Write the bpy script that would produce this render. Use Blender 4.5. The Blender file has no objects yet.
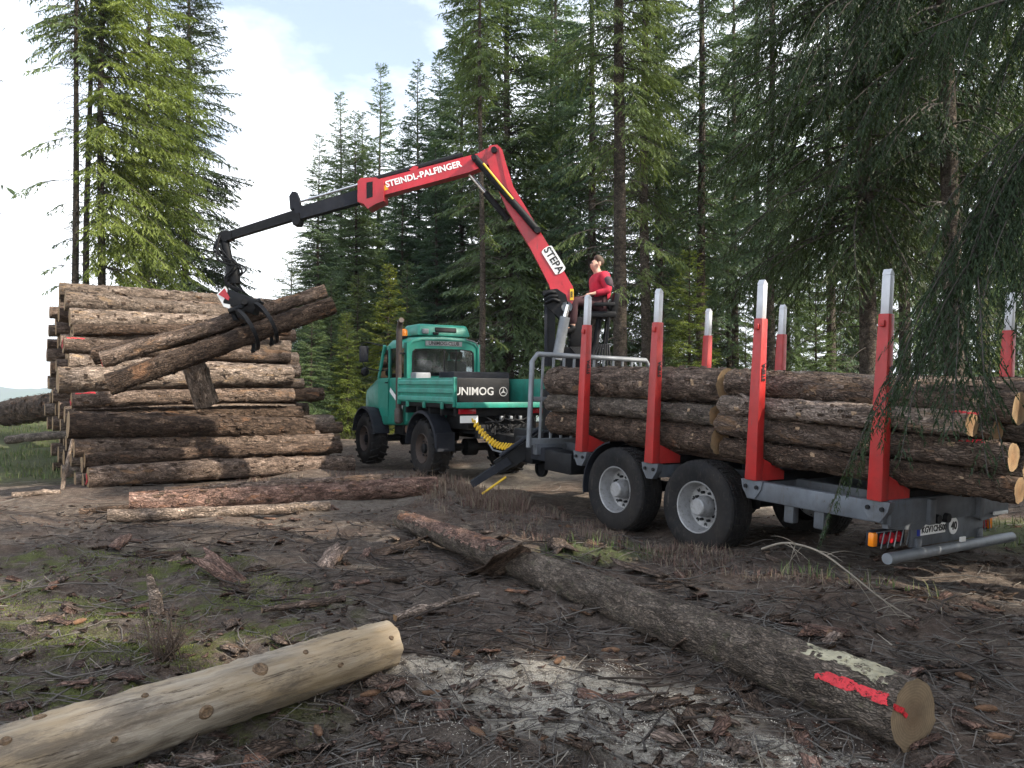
import bpy, bmesh, math, random
import numpy as np
from mathutils import Matrix, Vector

R = math.radians
HAZE = .00022
random.seed(7); rng = np.random.default_rng(7)
SC = bpy.context.scene
COL = SC.collection

# ------------------------------------------------------------------ camera
EYE = 1.75
cam_d = bpy.data.cameras.new('camera'); cam_d.lens = 28.125; cam_d.sensor_width = 36
cam_d.clip_end = 20000; cam_d.clip_start = 0.05
cam = bpy.data.objects.new('camera', cam_d); COL.objects.link(cam)
PITCH = R(0.79)
cam.location = (0, 0, EYE); cam.rotation_euler = (R(90) + PITCH, 0, 0)
SC.camera = cam

# ------------------------------------------------------------------ world, sun, exposure
SUN_AZ, SUN_EL = R(112), R(37)          # azimuth clockwise from +Y (view direction)
w = bpy.data.worlds.new('World'); SC.world = w; w.use_nodes = True
nt = w.node_tree; nt.nodes.clear(); N = nt.nodes.new; Lk = nt.links.new
out = N('ShaderNodeOutputWorld'); bg = N('ShaderNodeBackground')
sky = N('ShaderNodeTexSky'); sky.sky_type = 'NISHITA'; sky.sun_disc = False
sky.sun_elevation = SUN_EL; sky.sun_rotation = SUN_AZ
sky.air_density = 1.0; sky.dust_density = 2.0; sky.ozone_density = 1.0
tc = N('ShaderNodeTexCoord'); mp = N('ShaderNodeMapping'); mp.inputs['Scale'].default_value = (1.6, 1.6, 3.4)
mp.inputs['Location'].default_value = (0.35, 0.1, 0.62)
nz = N('ShaderNodeTexNoise'); nz.inputs['Scale'].default_value = 1.5; nz.inputs['Detail'].default_value = 7; nz.inputs['Roughness'].default_value = 0.55
sz = N('ShaderNodeSeparateXYZ'); Lk(tc.outputs['Generated'], sz.inputs[0])
mr = N('ShaderNodeMapRange'); mr.inputs[1].default_value = .12; mr.inputs[2].default_value = .5; mr.inputs[3].default_value = .13; mr.inputs[4].default_value = -.14; Lk(sz.outputs[2], mr.inputs[0])
ad = N('ShaderNodeMath'); ad.operation = 'ADD'; Lk(mr.outputs[0], ad.inputs[1])
cr = N('ShaderNodeValToRGB'); cr.color_ramp.elements[0].position = 0.36; cr.color_ramp.elements[1].position = 0.6
cr.color_ramp.elements[0].color = (0.12, 0.12, 0.12, 1); cr.color_ramp.elements[1].color = (0.97, 0.97, 0.97, 1)
mx = N('ShaderNodeMix'); mx.data_type = 'RGBA'
mx.inputs[7].default_value = (9.8, 10.1, 10.4, 1)          # sunlit cloud
Lk(tc.outputs['Generated'], mp.inputs['Vector']); Lk(mp.outputs[0], nz.inputs['Vector']); Lk(nz.outputs['Fac'], ad.inputs[0]); Lk(ad.outputs[0], cr.inputs[0])
Lk(cr.outputs[0], mx.inputs[0]); Lk(sky.outputs[0], mx.inputs[6]); Lk(mx.outputs[2], bg.inputs['Color'])
bg.inputs['Strength'].default_value = 0.128
Lk(bg.outputs[0], out.inputs[0])
sd = bpy.data.lights.new('sun', 'SUN'); sd.energy = 5.0; sd.angle = R(0.8); sd.color = (1.0, 0.91, 0.78)
sun = bpy.data.objects.new('sun', sd); COL.objects.link(sun)
sdir = Vector((math.sin(SUN_AZ) * math.cos(SUN_EL), math.cos(SUN_AZ) * math.cos(SUN_EL), math.sin(SUN_EL)))
sun.rotation_euler = sdir.to_track_quat('Z', 'Y').to_euler(); sun.location = (20, -10, 30)
vs = SC.view_settings; vs.view_transform = 'Standard'; vs.look = 'None'; vs.gamma = 1; vs.exposure = 1.08
vs.use_curve_mapping = False
SC.cycles.use_denoising = True
SC.cycles.max_bounces = 5; SC.cycles.diffuse_bounces = 3; SC.cycles.glossy_bounces = 2
SC.cycles.use_adaptive_sampling = True; SC.cycles.adaptive_threshold = 0.02
SC.cycles.transmission_bounces = 4; SC.cycles.transparent_max_bounces = 6
SC.cycles.sample_clamp_indirect = 6

# ------------------------------------------------------------------ helpers
def W(px, py, d):
    """point in the place seen at pixel (px,py) at forward distance d"""
    c, s = math.cos(PITCH), math.sin(PITCH)
    x = (px - 512) / 800.0; y = (384 - py) / 800.0
    fy = c - y * s; fz = s + y * c
    return Vector((x / fy * d, d, EYE + fz / fy * d))

def _hash(ix, iy, iz, seed):
    h = (ix.astype(np.int64) * 374761393 + iy.astype(np.int64) * 668265263 + iz.astype(np.int64) * 2147483647 + seed * 974711) & 0xffffffff
    h = ((h ^ (h >> 13)) * 1274126177) & 0xffffffff
    h = ((h ^ (h >> 16)) * 2246822519) & 0xffffffff
    h = h ^ (h >> 15)
    return (h & 0xffffff) / float(0xffffff) * 2 - 1

def vnoise(x, y, z=0.0, seed=0):
    x, y, z = np.broadcast_arrays(np.asarray(x, float), np.asarray(y, float), np.asarray(z, float))
    ix, iy, iz = np.floor(x), np.floor(y), np.floor(z)
    fx, fy, fz = x - ix, y - iy, z - iz
    fx = fx * fx * (3 - 2 * fx); fy = fy * fy * (3 - 2 * fy); fz = fz * fz * (3 - 2 * fz)
    r = 0
    for a in (0, 1):
        for b in (0, 1):
            for c in (0, 1):
                wgt = (fx if a else 1 - fx) * (fy if b else 1 - fy) * (fz if c else 1 - fz)
                r = r + wgt * _hash(ix + a, iy + b, iz + c, seed)
    return r

def fbm(x, y, z=0.0, seed=0, o=4):
    r, a, f = 0, 1.0, 1.0
    for k in range(o):
        r = r + a * vnoise(np.asarray(x) * f, np.asarray(y) * f, np.asarray(z) * f, seed + k * 17); a *= .5; f *= 2.03
    return r

def ss(a, b, x):
    t = np.clip((np.asarray(x, float) - a) / (b - a), 0, 1); return t * t * (3 - 2 * t)

def H(x, y):
    x = np.asarray(x, float); y = np.asarray(y, float)
    z = .14 * ss(9, 16, y) + .034 * np.clip(y - 15, 0, 14) * ss(-5, -12, x) + .012 * np.clip(y - 18, 0, 30)
    z = z - ss(36, 120, y) * 9.0 * ss(30, -15, x) - ss(150, 900, y) * 60
    near = 1 - ss(30, 70, y)
    z = z + near * (.09 * vnoise(x / 3.1, y / 3.1, 0, 3) + .05 * fbm(x / 1.0, y / 1.0, 0, 5, 3) * ss(-1, 2, y) + .046 * fbm(x / .34, y / .34, 0, 9, 3) * (.45 + .55 * ss(-.2, .5, vnoise(x / 1.7, y / 1.7, 0, 15))) * (1 - ss(9, 16, y)))
    # wheel ruts beside the log on the ground
    u = (x + .1) * .82 + (y - 7.5) * .57
    z = z - .05 * np.exp(-((u + .45) / .25) ** 2) * near
    return z

def Hf(x, y): return float(H(x, y))

def ntree(m):
    m.use_nodes = True; t = m.node_tree
    for n in list(t.nodes): t.nodes.remove(n)
    return t

def node(t, kind, **kw):
    n = t.nodes.new(kind)
    for k, v in kw.items():
        if k.startswith('i_'):
            n.inputs[k[2:].replace('_', ' ')].default_value = v
        else: setattr(n, k, v)
    return n

def ramp(t, src, stops, interp='LINEAR'):
    r = t.nodes.new('ShaderNodeValToRGB'); e = r.color_ramp.elements; r.color_ramp.interpolation = interp
    while len(e) < len(stops): e.new(0.5)
    for i, (p, c) in enumerate(stops):
        e[i].position = p
        e[i].color = (*c, 1) if isinstance(c, (tuple, list)) else (c, c, c, 1)
    t.links.new(src, r.inputs[0]); return r.outputs[0]

def mixc(t, fac, a, b, blend='MIX'):
    m = t.nodes.new('ShaderNodeMix'); m.data_type = 'RGBA'; m.blend_type = blend
    for s, v in ((0, fac), (6, a), (7, b)):
        if hasattr(v, 'links'): t.links.new(v, m.inputs[s])
        else: m.inputs[s].default_value = v if s == 0 else ((*v, 1) if len(v) == 3 else v)
    return m.outputs[2]

def math_(t, op, a, b=0.0, clamp=False):
    m = t.nodes.new('ShaderNodeMath'); m.operation = op; m.use_clamp = clamp
    for i, v in enumerate((a, b)):
        if hasattr(v, 'links'): t.links.new(v, m.inputs[i])
        else: m.inputs[i].default_value = v
    return m.outputs[0]

def noise(t, vec, scale, detail=4, rough=.55, dist=0.0):
    n = t.nodes.new('ShaderNodeTexNoise'); n.inputs['Scale'].default_value = scale; n.inputs['Detail'].default_value = detail
    n.inputs['Roughness'].default_value = rough; n.inputs['Distortion'].default_value = dist
    if vec is not None: t.links.new(vec, n.inputs['Vector'])
    return n.outputs['Fac']

def objvec(t, scale=(1, 1, 1), rnd=True):
    tc = t.nodes.new('ShaderNodeTexCoord'); src = tc.outputs['Object']
    if rnd:
        oi = t.nodes.new('ShaderNodeObjectInfo'); va = t.nodes.new('ShaderNodeVectorMath'); va.operation = 'MULTIPLY_ADD'
        t.links.new(oi.outputs['Random'], va.inputs[0]); va.inputs[1].default_value = (17, 31, 23); t.links.new(src, va.inputs[2]); src = va.outputs[0]
    mp = t.nodes.new('ShaderNodeMapping'); mp.inputs['Scale'].default_value = scale; t.links.new(src, mp.inputs[0])
    return mp.outputs[0]

def bump(t, h, strength=.5, dist=.01, prev=None):
    b = t.nodes.new('ShaderNodeBump'); b.inputs['Strength'].default_value = strength; b.inputs['Distance'].default_value = dist
    t.links.new(h, b.inputs['Height'])
    if prev is not None: t.links.new(prev, b.inputs['Normal'])
    return b.outputs[0]

def finish(t, col, rough=.6, metal=0.0, nrm=None, spec=.5, **kw):
    p = t.nodes.new('ShaderNodeBsdfPrincipled'); o = t.nodes.new('ShaderNodeOutputMaterial')
    for k, v in (('Base Color', col), ('Roughness', rough), ('Metallic', metal), ('Specular IOR Level', spec)):
        if hasattr(v, 'links'): t.links.new(v, p.inputs[k])
        else: p.inputs[k].default_value = ((*v, 1) if isinstance(v, tuple) and len(v) == 3 else v)
    for k, v in kw.items(): p.inputs[k.replace('_', ' ')].default_value = v
    if nrm is not None: t.links.new(nrm, p.inputs['Normal'])
    t.links.new(p.outputs[0], o.inputs[0]); return p

def pmat(name, col, rough=.5, metal=0.0, var=.12, scale=3.0, dirt=.25, dirtcol=(.06, .05, .04), bmp=0.0, bscale=60, spec=.5, wear=0.0, wearcol=(.16, .13, .11), **kw):
    m = bpy.data.materials.new(name); t = ntree(m)
    v = objvec(t, rnd=False)
    n1 = noise(t, v, scale, 5)
    lo = tuple(c * (1 - var) for c in col); hi = tuple(min(1, c * (1 + var)) for c in col)
    c = ramp(t, n1, [(.3, lo), (.7, hi)])
    rr = rough
    if dirt > 0:
        n2 = noise(t, v, scale * 2.7 + 1, 7, .65)
        f = ramp(t, n2, [(.5, 0.0), (.72, dirt)])
        c = mixc(t, f, c, dirtcol)
        rr = math_(t, 'MULTIPLY_ADD', n2, .35); rr.node.inputs[2].default_value = max(0, rough - .15)
    if wear > 0:                                  # scratches, chips and grime
        sv = objvec(t, (1, 1, .12), False); f = ramp(t, noise(t, sv, 34, 5, .7), [(.6, 0.0), (.68, wear)]); c = mixc(t, f, c, wearcol)
        f = ramp(t, noise(t, v, 19, 8, .75), [(.62, 0.0), (.66, wear)]); c = mixc(t, f, c, tuple(x * .6 for x in wearcol))
        f = ramp(t, noise(t, objvec(t, (1, 1, .3), False), 1.6, 6, .65), [(.42, 0.0), (.7, wear * .7)]); c = mixc(t, f, c, (.055, .045, .036))
    nr = bump(t, noise(t, v, bscale, 3), bmp, .004) if bmp else None
    finish(t, c, rr, metal, nr, spec, **kw)
    return m

class MB:
    """collects geometry for ONE mesh object"""
    def __init__(s): s.v = []; s.f = []; s.m = []; s.mi = 0; s.M = Matrix.Identity(4)
    def add(s, vs, fs):
        o = len(s.v); s.v += [tuple(s.M @ Vector(v)) for v in vs]; s.f += [tuple(i + o for i in f) for f in fs]; s.m += [s.mi] * len(fs); return s
    def box(s, c, size, rot=None, taper=None, bev=0.0):
        hx, hy, hz = size[0] / 2, size[1] / 2, size[2] / 2
        tx, ty = taper if taper else (1, 1)
        b = min(bev, hx * .45, hy * .45, hz * .45)
        if b <= 0:
            vs = [(-hx, -hy, -hz), (hx, -hy, -hz), (hx, hy, -hz), (-hx, hy, -hz), (-hx * tx, -hy * ty, hz), (hx * tx, -hy * ty, hz), (hx * tx, hy * ty, hz), (-hx * tx, hy * ty, hz)]
            fs = [(0, 3, 2, 1), (4, 5, 6, 7), (0, 1, 5, 4), (1, 2, 6, 5), (2, 3, 7, 6), (3, 0, 4, 7)]
        else:
            bm = bmesh.new(); bmesh.ops.create_cube(bm, size=1)
            for v in bm.verts:
                k = v.co.z > 0
                v.co = Vector((v.co.x * 2 * hx * (tx if k else 1), v.co.y * 2 * hy * (ty if k else 1), v.co.z * 2 * hz))
            bmesh.ops.bevel(bm, geom=bm.edges[:], offset=b, segments=2, affect='EDGES', profile=.5)
            bm.verts.index_update(); vs = [v.co.copy() for v in bm.verts]; fs = [tuple(v.index for v in f.verts) for f in bm.faces]; bm.free()
        m = Matrix.Translation(c)
        if rot is not None: m = m @ (rot.to_4x4() if not isinstance(rot, tuple) else Matrix.Rotation(rot[2], 4, 'Z') @ Matrix.Rotation(rot[1], 4, 'Y') @ Matrix.Rotation(rot[0], 4, 'X'))
        return s.add([m @ Vector(v) for v in vs], fs)
    def tube(s, pts, rad, n=8, cap=True, ph=0.0):
        pts = [Vector(p) for p in pts]; k = len(pts)
        if not hasattr(rad, '__len__'): rad = [rad] * k
        vs, fs = [], []
        d0 = (pts[1] - pts[0]).normalized(); up = Vector((0, 0, 1)) if abs(d0.z) < .9 else Vector((1, 0, 0))
        u = d0.cross(up).normalized()
        for i, p in enumerate(pts):
            d = (pts[min(i + 1, k - 1)] - pts[max(i - 1, 0)]).normalized()
            u = (u - d * u.dot(d)).normalized(); v = d.cross(u)
            for j in range(n):
                a = 2 * math.pi * j / n + ph; vs.append(p + (u * math.cos(a) + v * math.sin(a)) * rad[i])
        for i in range(k - 1):
            for j in range(n):
                fs.append((i * n + j, i * n + (j + 1) % n, (i + 1) * n + (j + 1) % n, (i + 1) * n + j))
        if cap: fs.append(tuple(range(n - 1, -1, -1))); fs.append(tuple((k - 1) * n + j for j in range(n)))
        return s.add(vs, fs)
    def beam(s, p0, p1, h0, h1, wd, nrm, bev=0.0):
        """box beam p0->p1, heights h0/h1 in the plane perpendicular to nrm, width wd along nrm"""
        p0, p1, nrm = Vector(p0), Vector(p1), Vector(nrm).normalized()
        d = (p1 - p0).normalized(); up = nrm.cross(d).normalized(); vs = []
        for p, h in ((p0, h0), (p1, h1)):
            for a, b in ((-1, -1), (1, -1), (1, 1), (-1, 1)): vs.append(p + nrm * (wd / 2 * a) + up * (h / 2 * b))
        return s.add(vs, [(3, 2, 1, 0), (4, 5, 6, 7), (0, 1, 5, 4), (1, 2, 6, 5), (2, 3, 7, 6), (3, 0, 4, 7)])
    def prism(s, poly, off):
        """polygon (list of 3D points) extruded by vector off"""
        n = len(poly); off = Vector(off); vs = [Vector(p) for p in poly] + [Vector(p) + off for p in poly]
        fs = [tuple(range(n - 1, -1, -1)), tuple(range(n, 2 * n))] + [(i, (i + 1) % n, (i + 1) % n + n, i + n) for i in range(n)]
        return s.add(vs, fs)
    def lathe(s, prof, c=(0, 0, 0), axis='X', n=32, ang=(0, 2 * math.pi)):
        """profile of (axial, radius)"""
        vs, fs = [], []; full = abs(ang[1] - ang[0] - 2 * math.pi) < 1e-6; m = n if full else n + 1
        for (a, r) in prof:
            for j in range(m):
                t = ang[0] + (ang[1] - ang[0]) * j / n; p, q = r * math.cos(t), r * math.sin(t)
                vs.append({'X': (a, p, q), 'Y': (p, a, q), 'Z': (p, q, a)}[axis])
        for i in range(len(prof) - 1):
            for j in range(n):
                k = (j + 1) % m if full else j + 1
                fs.append((i * m + j, i * m + k, (i + 1) * m + k, (i + 1) * m + j))
        return s.add([Vector(v) + Vector(c) for v in vs], fs)
    def mesh(s, name, smooth=False, recalc=True):
        me = bpy.data.meshes.new(name); me.from_pydata([tuple(v) for v in s.v], [], s.f)
        if any(s.m): me.polygons.foreach_set('material_index', s.m)
        if recalc:
            bm = bmesh.new(); bm.from_mesh(me); bmesh.ops.recalc_face_normals(bm, faces=bm.faces); bm.to_mesh(me); bm.free()
        if smooth:
            me.polygons.foreach_set('use_smooth', [True] * len(me.polygons))
            me.set_sharp_from_angle(angle=R(smooth if smooth is not True else 35))
        me.update(); return me
    def build(s, name, mat, parent=None, smooth=False, label=None):
        me = s.mesh(name, smooth)
        for m in (mat if isinstance(mat, (list, tuple)) else [mat]): me.materials.append(m)
        return link(name, me, parent, label)

def spline(pts, k=6):
    P = [Vector(p) for p in pts]; P = [P[0] * 2 - P[1]] + P + [P[-1] * 2 - P[-2]]; out = []
    for i in range(1, len(P) - 2):
        a, b, c, d = P[i - 1:i + 3]
        for j in range(k):
            t = j / k; out.append(.5 * ((2 * b) + (c - a) * t + (2 * a - 5 * b + 4 * c - d) * t * t + (3 * b - a - 3 * c + d) * t ** 3))
    return out + [P[-2]]

def link(name, data, parent=None, label=None):
    o = bpy.data.objects.new(name, data); COL.objects.link(o)
    if parent is not None: o.parent = parent
    if label: o['label'] = label
    return o

def npmesh(name, v, f, mat, smooth=False):
    """fast mesh from numpy arrays, faces (n,3) or (n,4)"""
    v = np.ascontiguousarray(v, dtype=np.float32); f = np.ascontiguousarray(f, dtype=np.int32); k = f.shape[1]
    me = bpy.data.meshes.new(name); me.vertices.add(len(v)); me.vertices.foreach_set('co', v.ravel())
    me.loops.add(f.size); me.loops.foreach_set('vertex_index', f.ravel())
    me.polygons.add(len(f)); me.polygons.foreach_set('loop_start', np.arange(len(f), dtype=np.int32) * k)
    if smooth: me.polygons.foreach_set('use_smooth', np.ones(len(f), bool))
    for m in (mat if isinstance(mat, (list, tuple)) else [mat]): me.materials.append(m)
    me.update(calc_edges=True); me.validate(); return me

def tag(o, label=None, cat=None, group=None, kind=None):
    if label: o['label'] = label
    if cat: o['category'] = cat
    if group: o['group'] = group
    if kind: o['kind'] = kind
    return o

def thing(name, label, cat, mat=None, group=None):
    o = link(name, None); o.empty_display_size = .2
    if mat is not None: o.matrix_world = mat
    return tag(o, label, cat, group)

def text(name, body, size, mat, parent, M, bold=0.0, align='CENTER', extr=.002):
    cu = bpy.data.curves.new(name, 'FONT'); cu.body = body; cu.size = size; cu.align_x = align; cu.align_y = 'CENTER'; cu.offset = bold; cu.extrude = extr; cu.resolution_u = 3
    tmp = bpy.data.objects.new(name, cu); COL.objects.link(tmp)
    dg = bpy.context.evaluated_depsgraph_get(); me = bpy.data.meshes.new_from_object(tmp.evaluated_get(dg))
    bpy.data.objects.remove(tmp); bpy.data.curves.remove(cu)
    me.name = name; me.materials.clear(); me.materials.append(mat)
    o = link(name, me, parent); o.matrix_local = M; return o

def frame(o, x, y):
    """matrix with origin o, local x and y axes"""
    x = Vector(x).normalized(); y = Vector(y); z = x.cross(y).normalized(); y = z.cross(x)
    return Matrix(((x.x, y.x, z.x, o[0]), (x.y, y.y, z.y, o[1]), (x.z, y.z, z.z, o[2]), (0, 0, 0, 1)))

def copy_tree(o, parent=None):
    c = o.copy(); COL.objects.link(c)
    if parent is not None: c.parent = parent
    for ch in list(o.children): copy_tree(ch, c)
    return c
# ------------------------------------------------------------------ materials
def bark_mat(name, dark, mid, lite, inner, peel=.62, lichen=0.0, psc=46):
    m = bpy.data.materials.new(name); t = ntree(m)
    v = objvec(t, (1, 1, 1)); vl = objvec(t, (.35, 1, 1))
    n1 = noise(t, vl, 9, 8, .62, .3); n2 = noise(t, v, 38, 5, .6)
    vo = t.nodes.new('ShaderNodeTexVoronoi'); vo.inputs['Scale'].default_value = psc; vo.feature = 'DISTANCE_TO_EDGE'
    vd = t.nodes.new('ShaderNodeVectorMath'); vd.operation = 'ADD'; nn = t.nodes.new('ShaderNodeTexNoise'); nn.inputs['Scale'].default_value = 14
    t.links.new(vl, nn.inputs['Vector']); sc = t.nodes.new('ShaderNodeVectorMath'); sc.operation = 'SCALE'; sc.inputs[3].default_value = .1
    t.links.new(nn.outputs['Color'], sc.inputs[0]); t.links.new(vl, vd.inputs[0]); t.links.new(sc.outputs[0], vd.inputs[1]); t.links.new(vd.outputs[0], vo.inputs['Vector'])
    v1 = t.nodes.new('ShaderNodeTexVoronoi'); v1.inputs['Scale'].default_value = psc; t.links.new(vd.outputs[0], v1.inputs['Vector']); v2 = t.nodes.new('ShaderNodeTexVoronoi'); v2.inputs['Scale'].default_value = psc * .37; t.links.new(vd.outputs[0], v2.inputs['Vector'])
    bw1 = t.nodes.new('ShaderNodeSeparateColor'); t.links.new(v1.outputs['Color'], bw1.inputs[0]); bw2 = t.nodes.new('ShaderNodeSeparateColor'); t.links.new(v2.outputs['Color'], bw2.inputs[0])
    plate = ramp(t, vo.outputs[0], [(0.0, 0.0), (.22, 1.0)])
    c = ramp(t, n1, [(.25, dark), (.5, mid), (.75, lite)])
    c = mixc(t, ramp(t, n2, [(.35, .45), (.6, 0.0)]), c, dark)
    c = mixc(t, math_(t, 'MULTIPLY', math_(t, 'SUBTRACT', 1.0, plate), .42), c, tuple(x * .35 for x in dark))
    c = mixc(t, 1.0, c, ramp(t, bw1.outputs[0], [(0, (.62, .62, .62)), (1, (1.4, 1.36, 1.32))]), 'MULTIPLY'); c = mixc(t, 1.0, c, ramp(t, bw2.outputs[0], [(0, (.68, .66, .65)), (1, (1.3, 1.26, 1.25))]), 'MULTIPLY')
    pk = noise(t, vl, 4.2, 7, .66, .5); pf = ramp(t, pk, [(peel, 0.0), (peel + .07, .85)])
    inn = ramp(t, noise(t, v, 22, 4), [(.3, tuple(x * .6 for x in inner)), (.7, inner)])
    c = mixc(t, pf, c, inn)
    if lichen:
        lf = ramp(t, noise(t, v, 11, 6, .7), [(.56, 0.0), (.66, lichen)]); c = mixc(t, lf, c, (.16, .17, .09))
    oi = t.nodes.new('ShaderNodeObjectInfo')
    c = mixc(t, 1.0, c, ramp(t, oi.outputs['Random'], [(0, (.72, .7, .68)), (.5, (1, .96, .92)), (1, (1.22, 1.2, 1.2))]), 'MULTIPLY')
    hgt = math_(t, 'ADD', math_(t, 'MULTIPLY', plate, .55), math_(t, 'MULTIPLY', n2, .6))
    hgt = math_(t, 'ADD', hgt, math_(t, 'MULTIPLY', bw1.outputs[1], .5)); hgt = math_(t, 'ADD', hgt, math_(t, 'MULTIPLY', bw2.outputs[1], .7)); hgt = math_(t, 'SUBTRACT', hgt, math_(t, 'MULTIPLY', pf, .6))
    finish(t, c, .86, 0, bump(t, hgt, 1.0, .026), .2); return m

def cut_mat(name, a, b, dirty=.4):
    m = bpy.data.materials.new(name); t = ntree(m)
    tc = t.nodes.new('ShaderNodeTexCoord'); sp = t.nodes.new('ShaderNodeSeparateXYZ'); t.links.new(tc.outputs['Object'], sp.inputs[0])
    r2 = math_(t, 'SQRT', math_(t, 'ADD', math_(t, 'MULTIPLY', sp.outputs[1], sp.outputs[1]), math_(t, 'MULTIPLY', sp.outputs[2], sp.outputs[2])))
    v = objvec(t); nz = noise(t, v, 7, 4)
    rr = math_(t, 'ADD', r2, math_(t, 'MULTIPLY', nz, .02))
    rings = math_(t, 'MULTIPLY_ADD', math_(t, 'SINE', math_(t, 'MULTIPLY', rr, 420.0)), .5); rings.node.inputs[2].default_value = .5
    c = mixc(t, ramp(t, rr, [(.04, 1.0), (.14, 0.0)]), a, b)
    c = mixc(t, math_(t, 'MULTIPLY', rings, .45), c, tuple(x * .5 for x in a))
    c = mixc(t, ramp(t, noise(t, v, 14, 6, .7), [(.42, 0.0), (.7, dirty)]), c, (.1, .075, .05))
    finish(t, c, .8, 0, bump(t, noise(t, v, 60, 4), .4, .006), .2); return m

MT = {}
MT['bark'] = bark_mat('spruce_log_bark', (.08, .06, .048), (.225, .178, .146), (.4, .335, .285), (.4, .25, .15), .57)
MT['bark_pale'] = bark_mat('sunlit_pale_log_bark', (.11, .088, .072), (.3, .252, .21), (.5, .44, .385), (.48, .34, .21), .58)  # pale bark; sunlight on the upper stack logs is lifted into it
MT['bark_dark'] = bark_mat('dark_log_bark', (.042, .03, .023), (.125, .092, .07), (.24, .188, .15), (.32, .18, .105), .6)  # darker tone of the same bark
MT['bark_moss'] = bark_mat('mossy_log_bark', (.07, .06, .05), (.19, .165, .14), (.32, .29, .25), (.3, .21, .16), .7, .35, 70)
MT['bark_pink'] = bark_mat('reddish_log_bark', (.08, .05, .04), (.24, .16, .13), (.4, .3, .25), (.42, .22, .13), .58)
MT['trunk'] = bark_mat('standing_trunk_bark', (.04, .034, .028), (.12, .105, .088), (.2, .18, .155), (.13, .1, .075), .74, .4)
MT['cut'] = cut_mat('sawn_wood', (.36, .245, .135), (.29, .165, .08), .6)
MT['cut_old'] = cut_mat('old_sawn_wood', (.27, .195, .12), (.19, .125, .075), .5)
MT['red_paint'] = pmat('forest_marking_paint', (.6, .025, .035), .6, 0, .2, 30, .5, (.25, .03, .03))

def broken(m, sc_, lo, hi):
    """let the surface below show through a worn coat of paint"""
    t = m.node_tree; o = [n for n in t.nodes if n.type == 'OUTPUT_MATERIAL'][0]; src = o.inputs[0].links[0].from_socket
    tr = t.nodes.new('ShaderNodeBsdfTransparent'); ms = t.nodes.new('ShaderNodeMixShader'); v = objvec(t, (.6, 1, 1), False)
    t.links.new(ramp(t, noise(t, v, sc_, 8, .72), [(lo, 0.0), (hi, 1.0)]), ms.inputs[0]); t.links.new(src, ms.inputs[1]); t.links.new(tr.outputs[0], ms.inputs[2]); t.links.new(ms.outputs[0], o.inputs[0])
broken(MT['red_paint'], 40, .5, .62)
def peeled():
    m = bpy.data.materials.new('debarked_wood'); t = ntree(m)
    v = objvec(t, (1, 1, 1), False); vl = objvec(t, (.08, 1, 1), False); vm = objvec(t, (.3, 1, 1), False)
    c = ramp(t, noise(t, vl, 20, 7, .6), [(.3, (.17, .14, .105)), (.48, (.34, .29, .225)), (.7, (.48, .425, .345))])
    c = mixc(t, ramp(t, noise(t, vm, 3.2, 5, .6), [(.46, 0.0), (.62, .5)]), c, (.4, .28, .14))
    c = mixc(t, ramp(t, noise(t, vm, 5, 8, .72), [(.5, 0.0), (.6, .8)]), c, (.14, .115, .09))
    c = mixc(t, ramp(t, noise(t, vl, 60, 4), [(.55, 0.0), (.68, .35)]), c, (.24, .18, .12))
    vc = objvec(t, (.035, 1, 1), False); ck = ramp(t, noise(t, vc, 30, 6, .75), [(.6, 0.0), (.64, .8)]); c = mixc(t, ck, c, (.07, .05, .035))
    c = mixc(t, ramp(t, noise(t, objvec(t, (.12, 1, 1), False), 16, 8, .8), [(.58, 0.0), (.66, .6)]), c, (.12, .09, .065))
    finish(t, c, .66, 0, bump(t, ck, .5, -.01, bump(t, noise(t, vl, 38, 7, .7), .9, .01)), .25); return m
MT['peeled'] = peeled()
MT['knot'] = pmat('branch_knot', (.17, .11, .062), .75, 0, .6, 45, .8, (.04, .028, .02))

def needle_mat(name, dark, mid, lite, tr=.35):
    m = bpy.data.materials.new(name); t = ntree(m)
    v = objvec(t, (1, 1, 1)); oi = t.nodes.new('ShaderNodeObjectInfo')
    n = math_(t, 'ADD', math_(t, 'MULTIPLY', noise(t, v, .8, 3), .6), math_(t, 'MULTIPLY', noise(t, v, 5.5, 3), .4))
    c = ramp(t, n, [(.3, dark), (.5, mid), (.68, lite)])
    c = mixc(t, 1.0, c, ramp(t, oi.outputs['Random'], [(0, (.7, .78, .82)), (.5, (1, 1, 1)), (1, (1.25, 1.15, .95))]), 'MULTIPLY')
    d = t.nodes.new('ShaderNodeBsdfPrincipled'); d.inputs['Roughness'].default_value = .55; d.inputs['Specular IOR Level'].default_value = .25
    tl = t.nodes.new('ShaderNodeBsdfTranslucent'); ms = t.nodes.new('ShaderNodeMixShader'); ms.inputs[0].default_value = tr
    o = t.nodes.new('ShaderNodeOutputMaterial')
    t.links.new(c, d.inputs['Base Color']); t.links.new(mixc(t, 1.0, c, (1.25, 1.25, .6), 'MULTIPLY'), tl.inputs[0])
    t.links.new(d.outputs[0], ms.inputs[1]); t.links.new(tl.outputs[0], ms.inputs[2]); t.links.new(ms.outputs[0], o.inputs[0]); return m
MT['needle'] = needle_mat('spruce_needles', (.06, .09, .042), (.1, .148, .066), (.165, .22, .095))
MT['needle_blue'] = needle_mat('fir_needles', (.06, .1, .06), (.1, .155, .092), (.16, .22, .125))
MT['needle_light'] = needle_mat('sunny_spruce_needles', (.085, .115, .03), (.14, .18, .042), (.21, .25, .06), .4)  # sunlit yellow put into the left spruces' colour; young ones are light green
MT['needle_dark'] = needle_mat('shade_spruce_needles', (.022, .036, .015), (.036, .056, .023), (.058, .085, .034), .3)  # shade of the near boughs darkened into the needle colour
MT['twig'] = pmat('bare_twig', (.055, .046, .038), .85, 0, .3, 4, .3)

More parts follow.
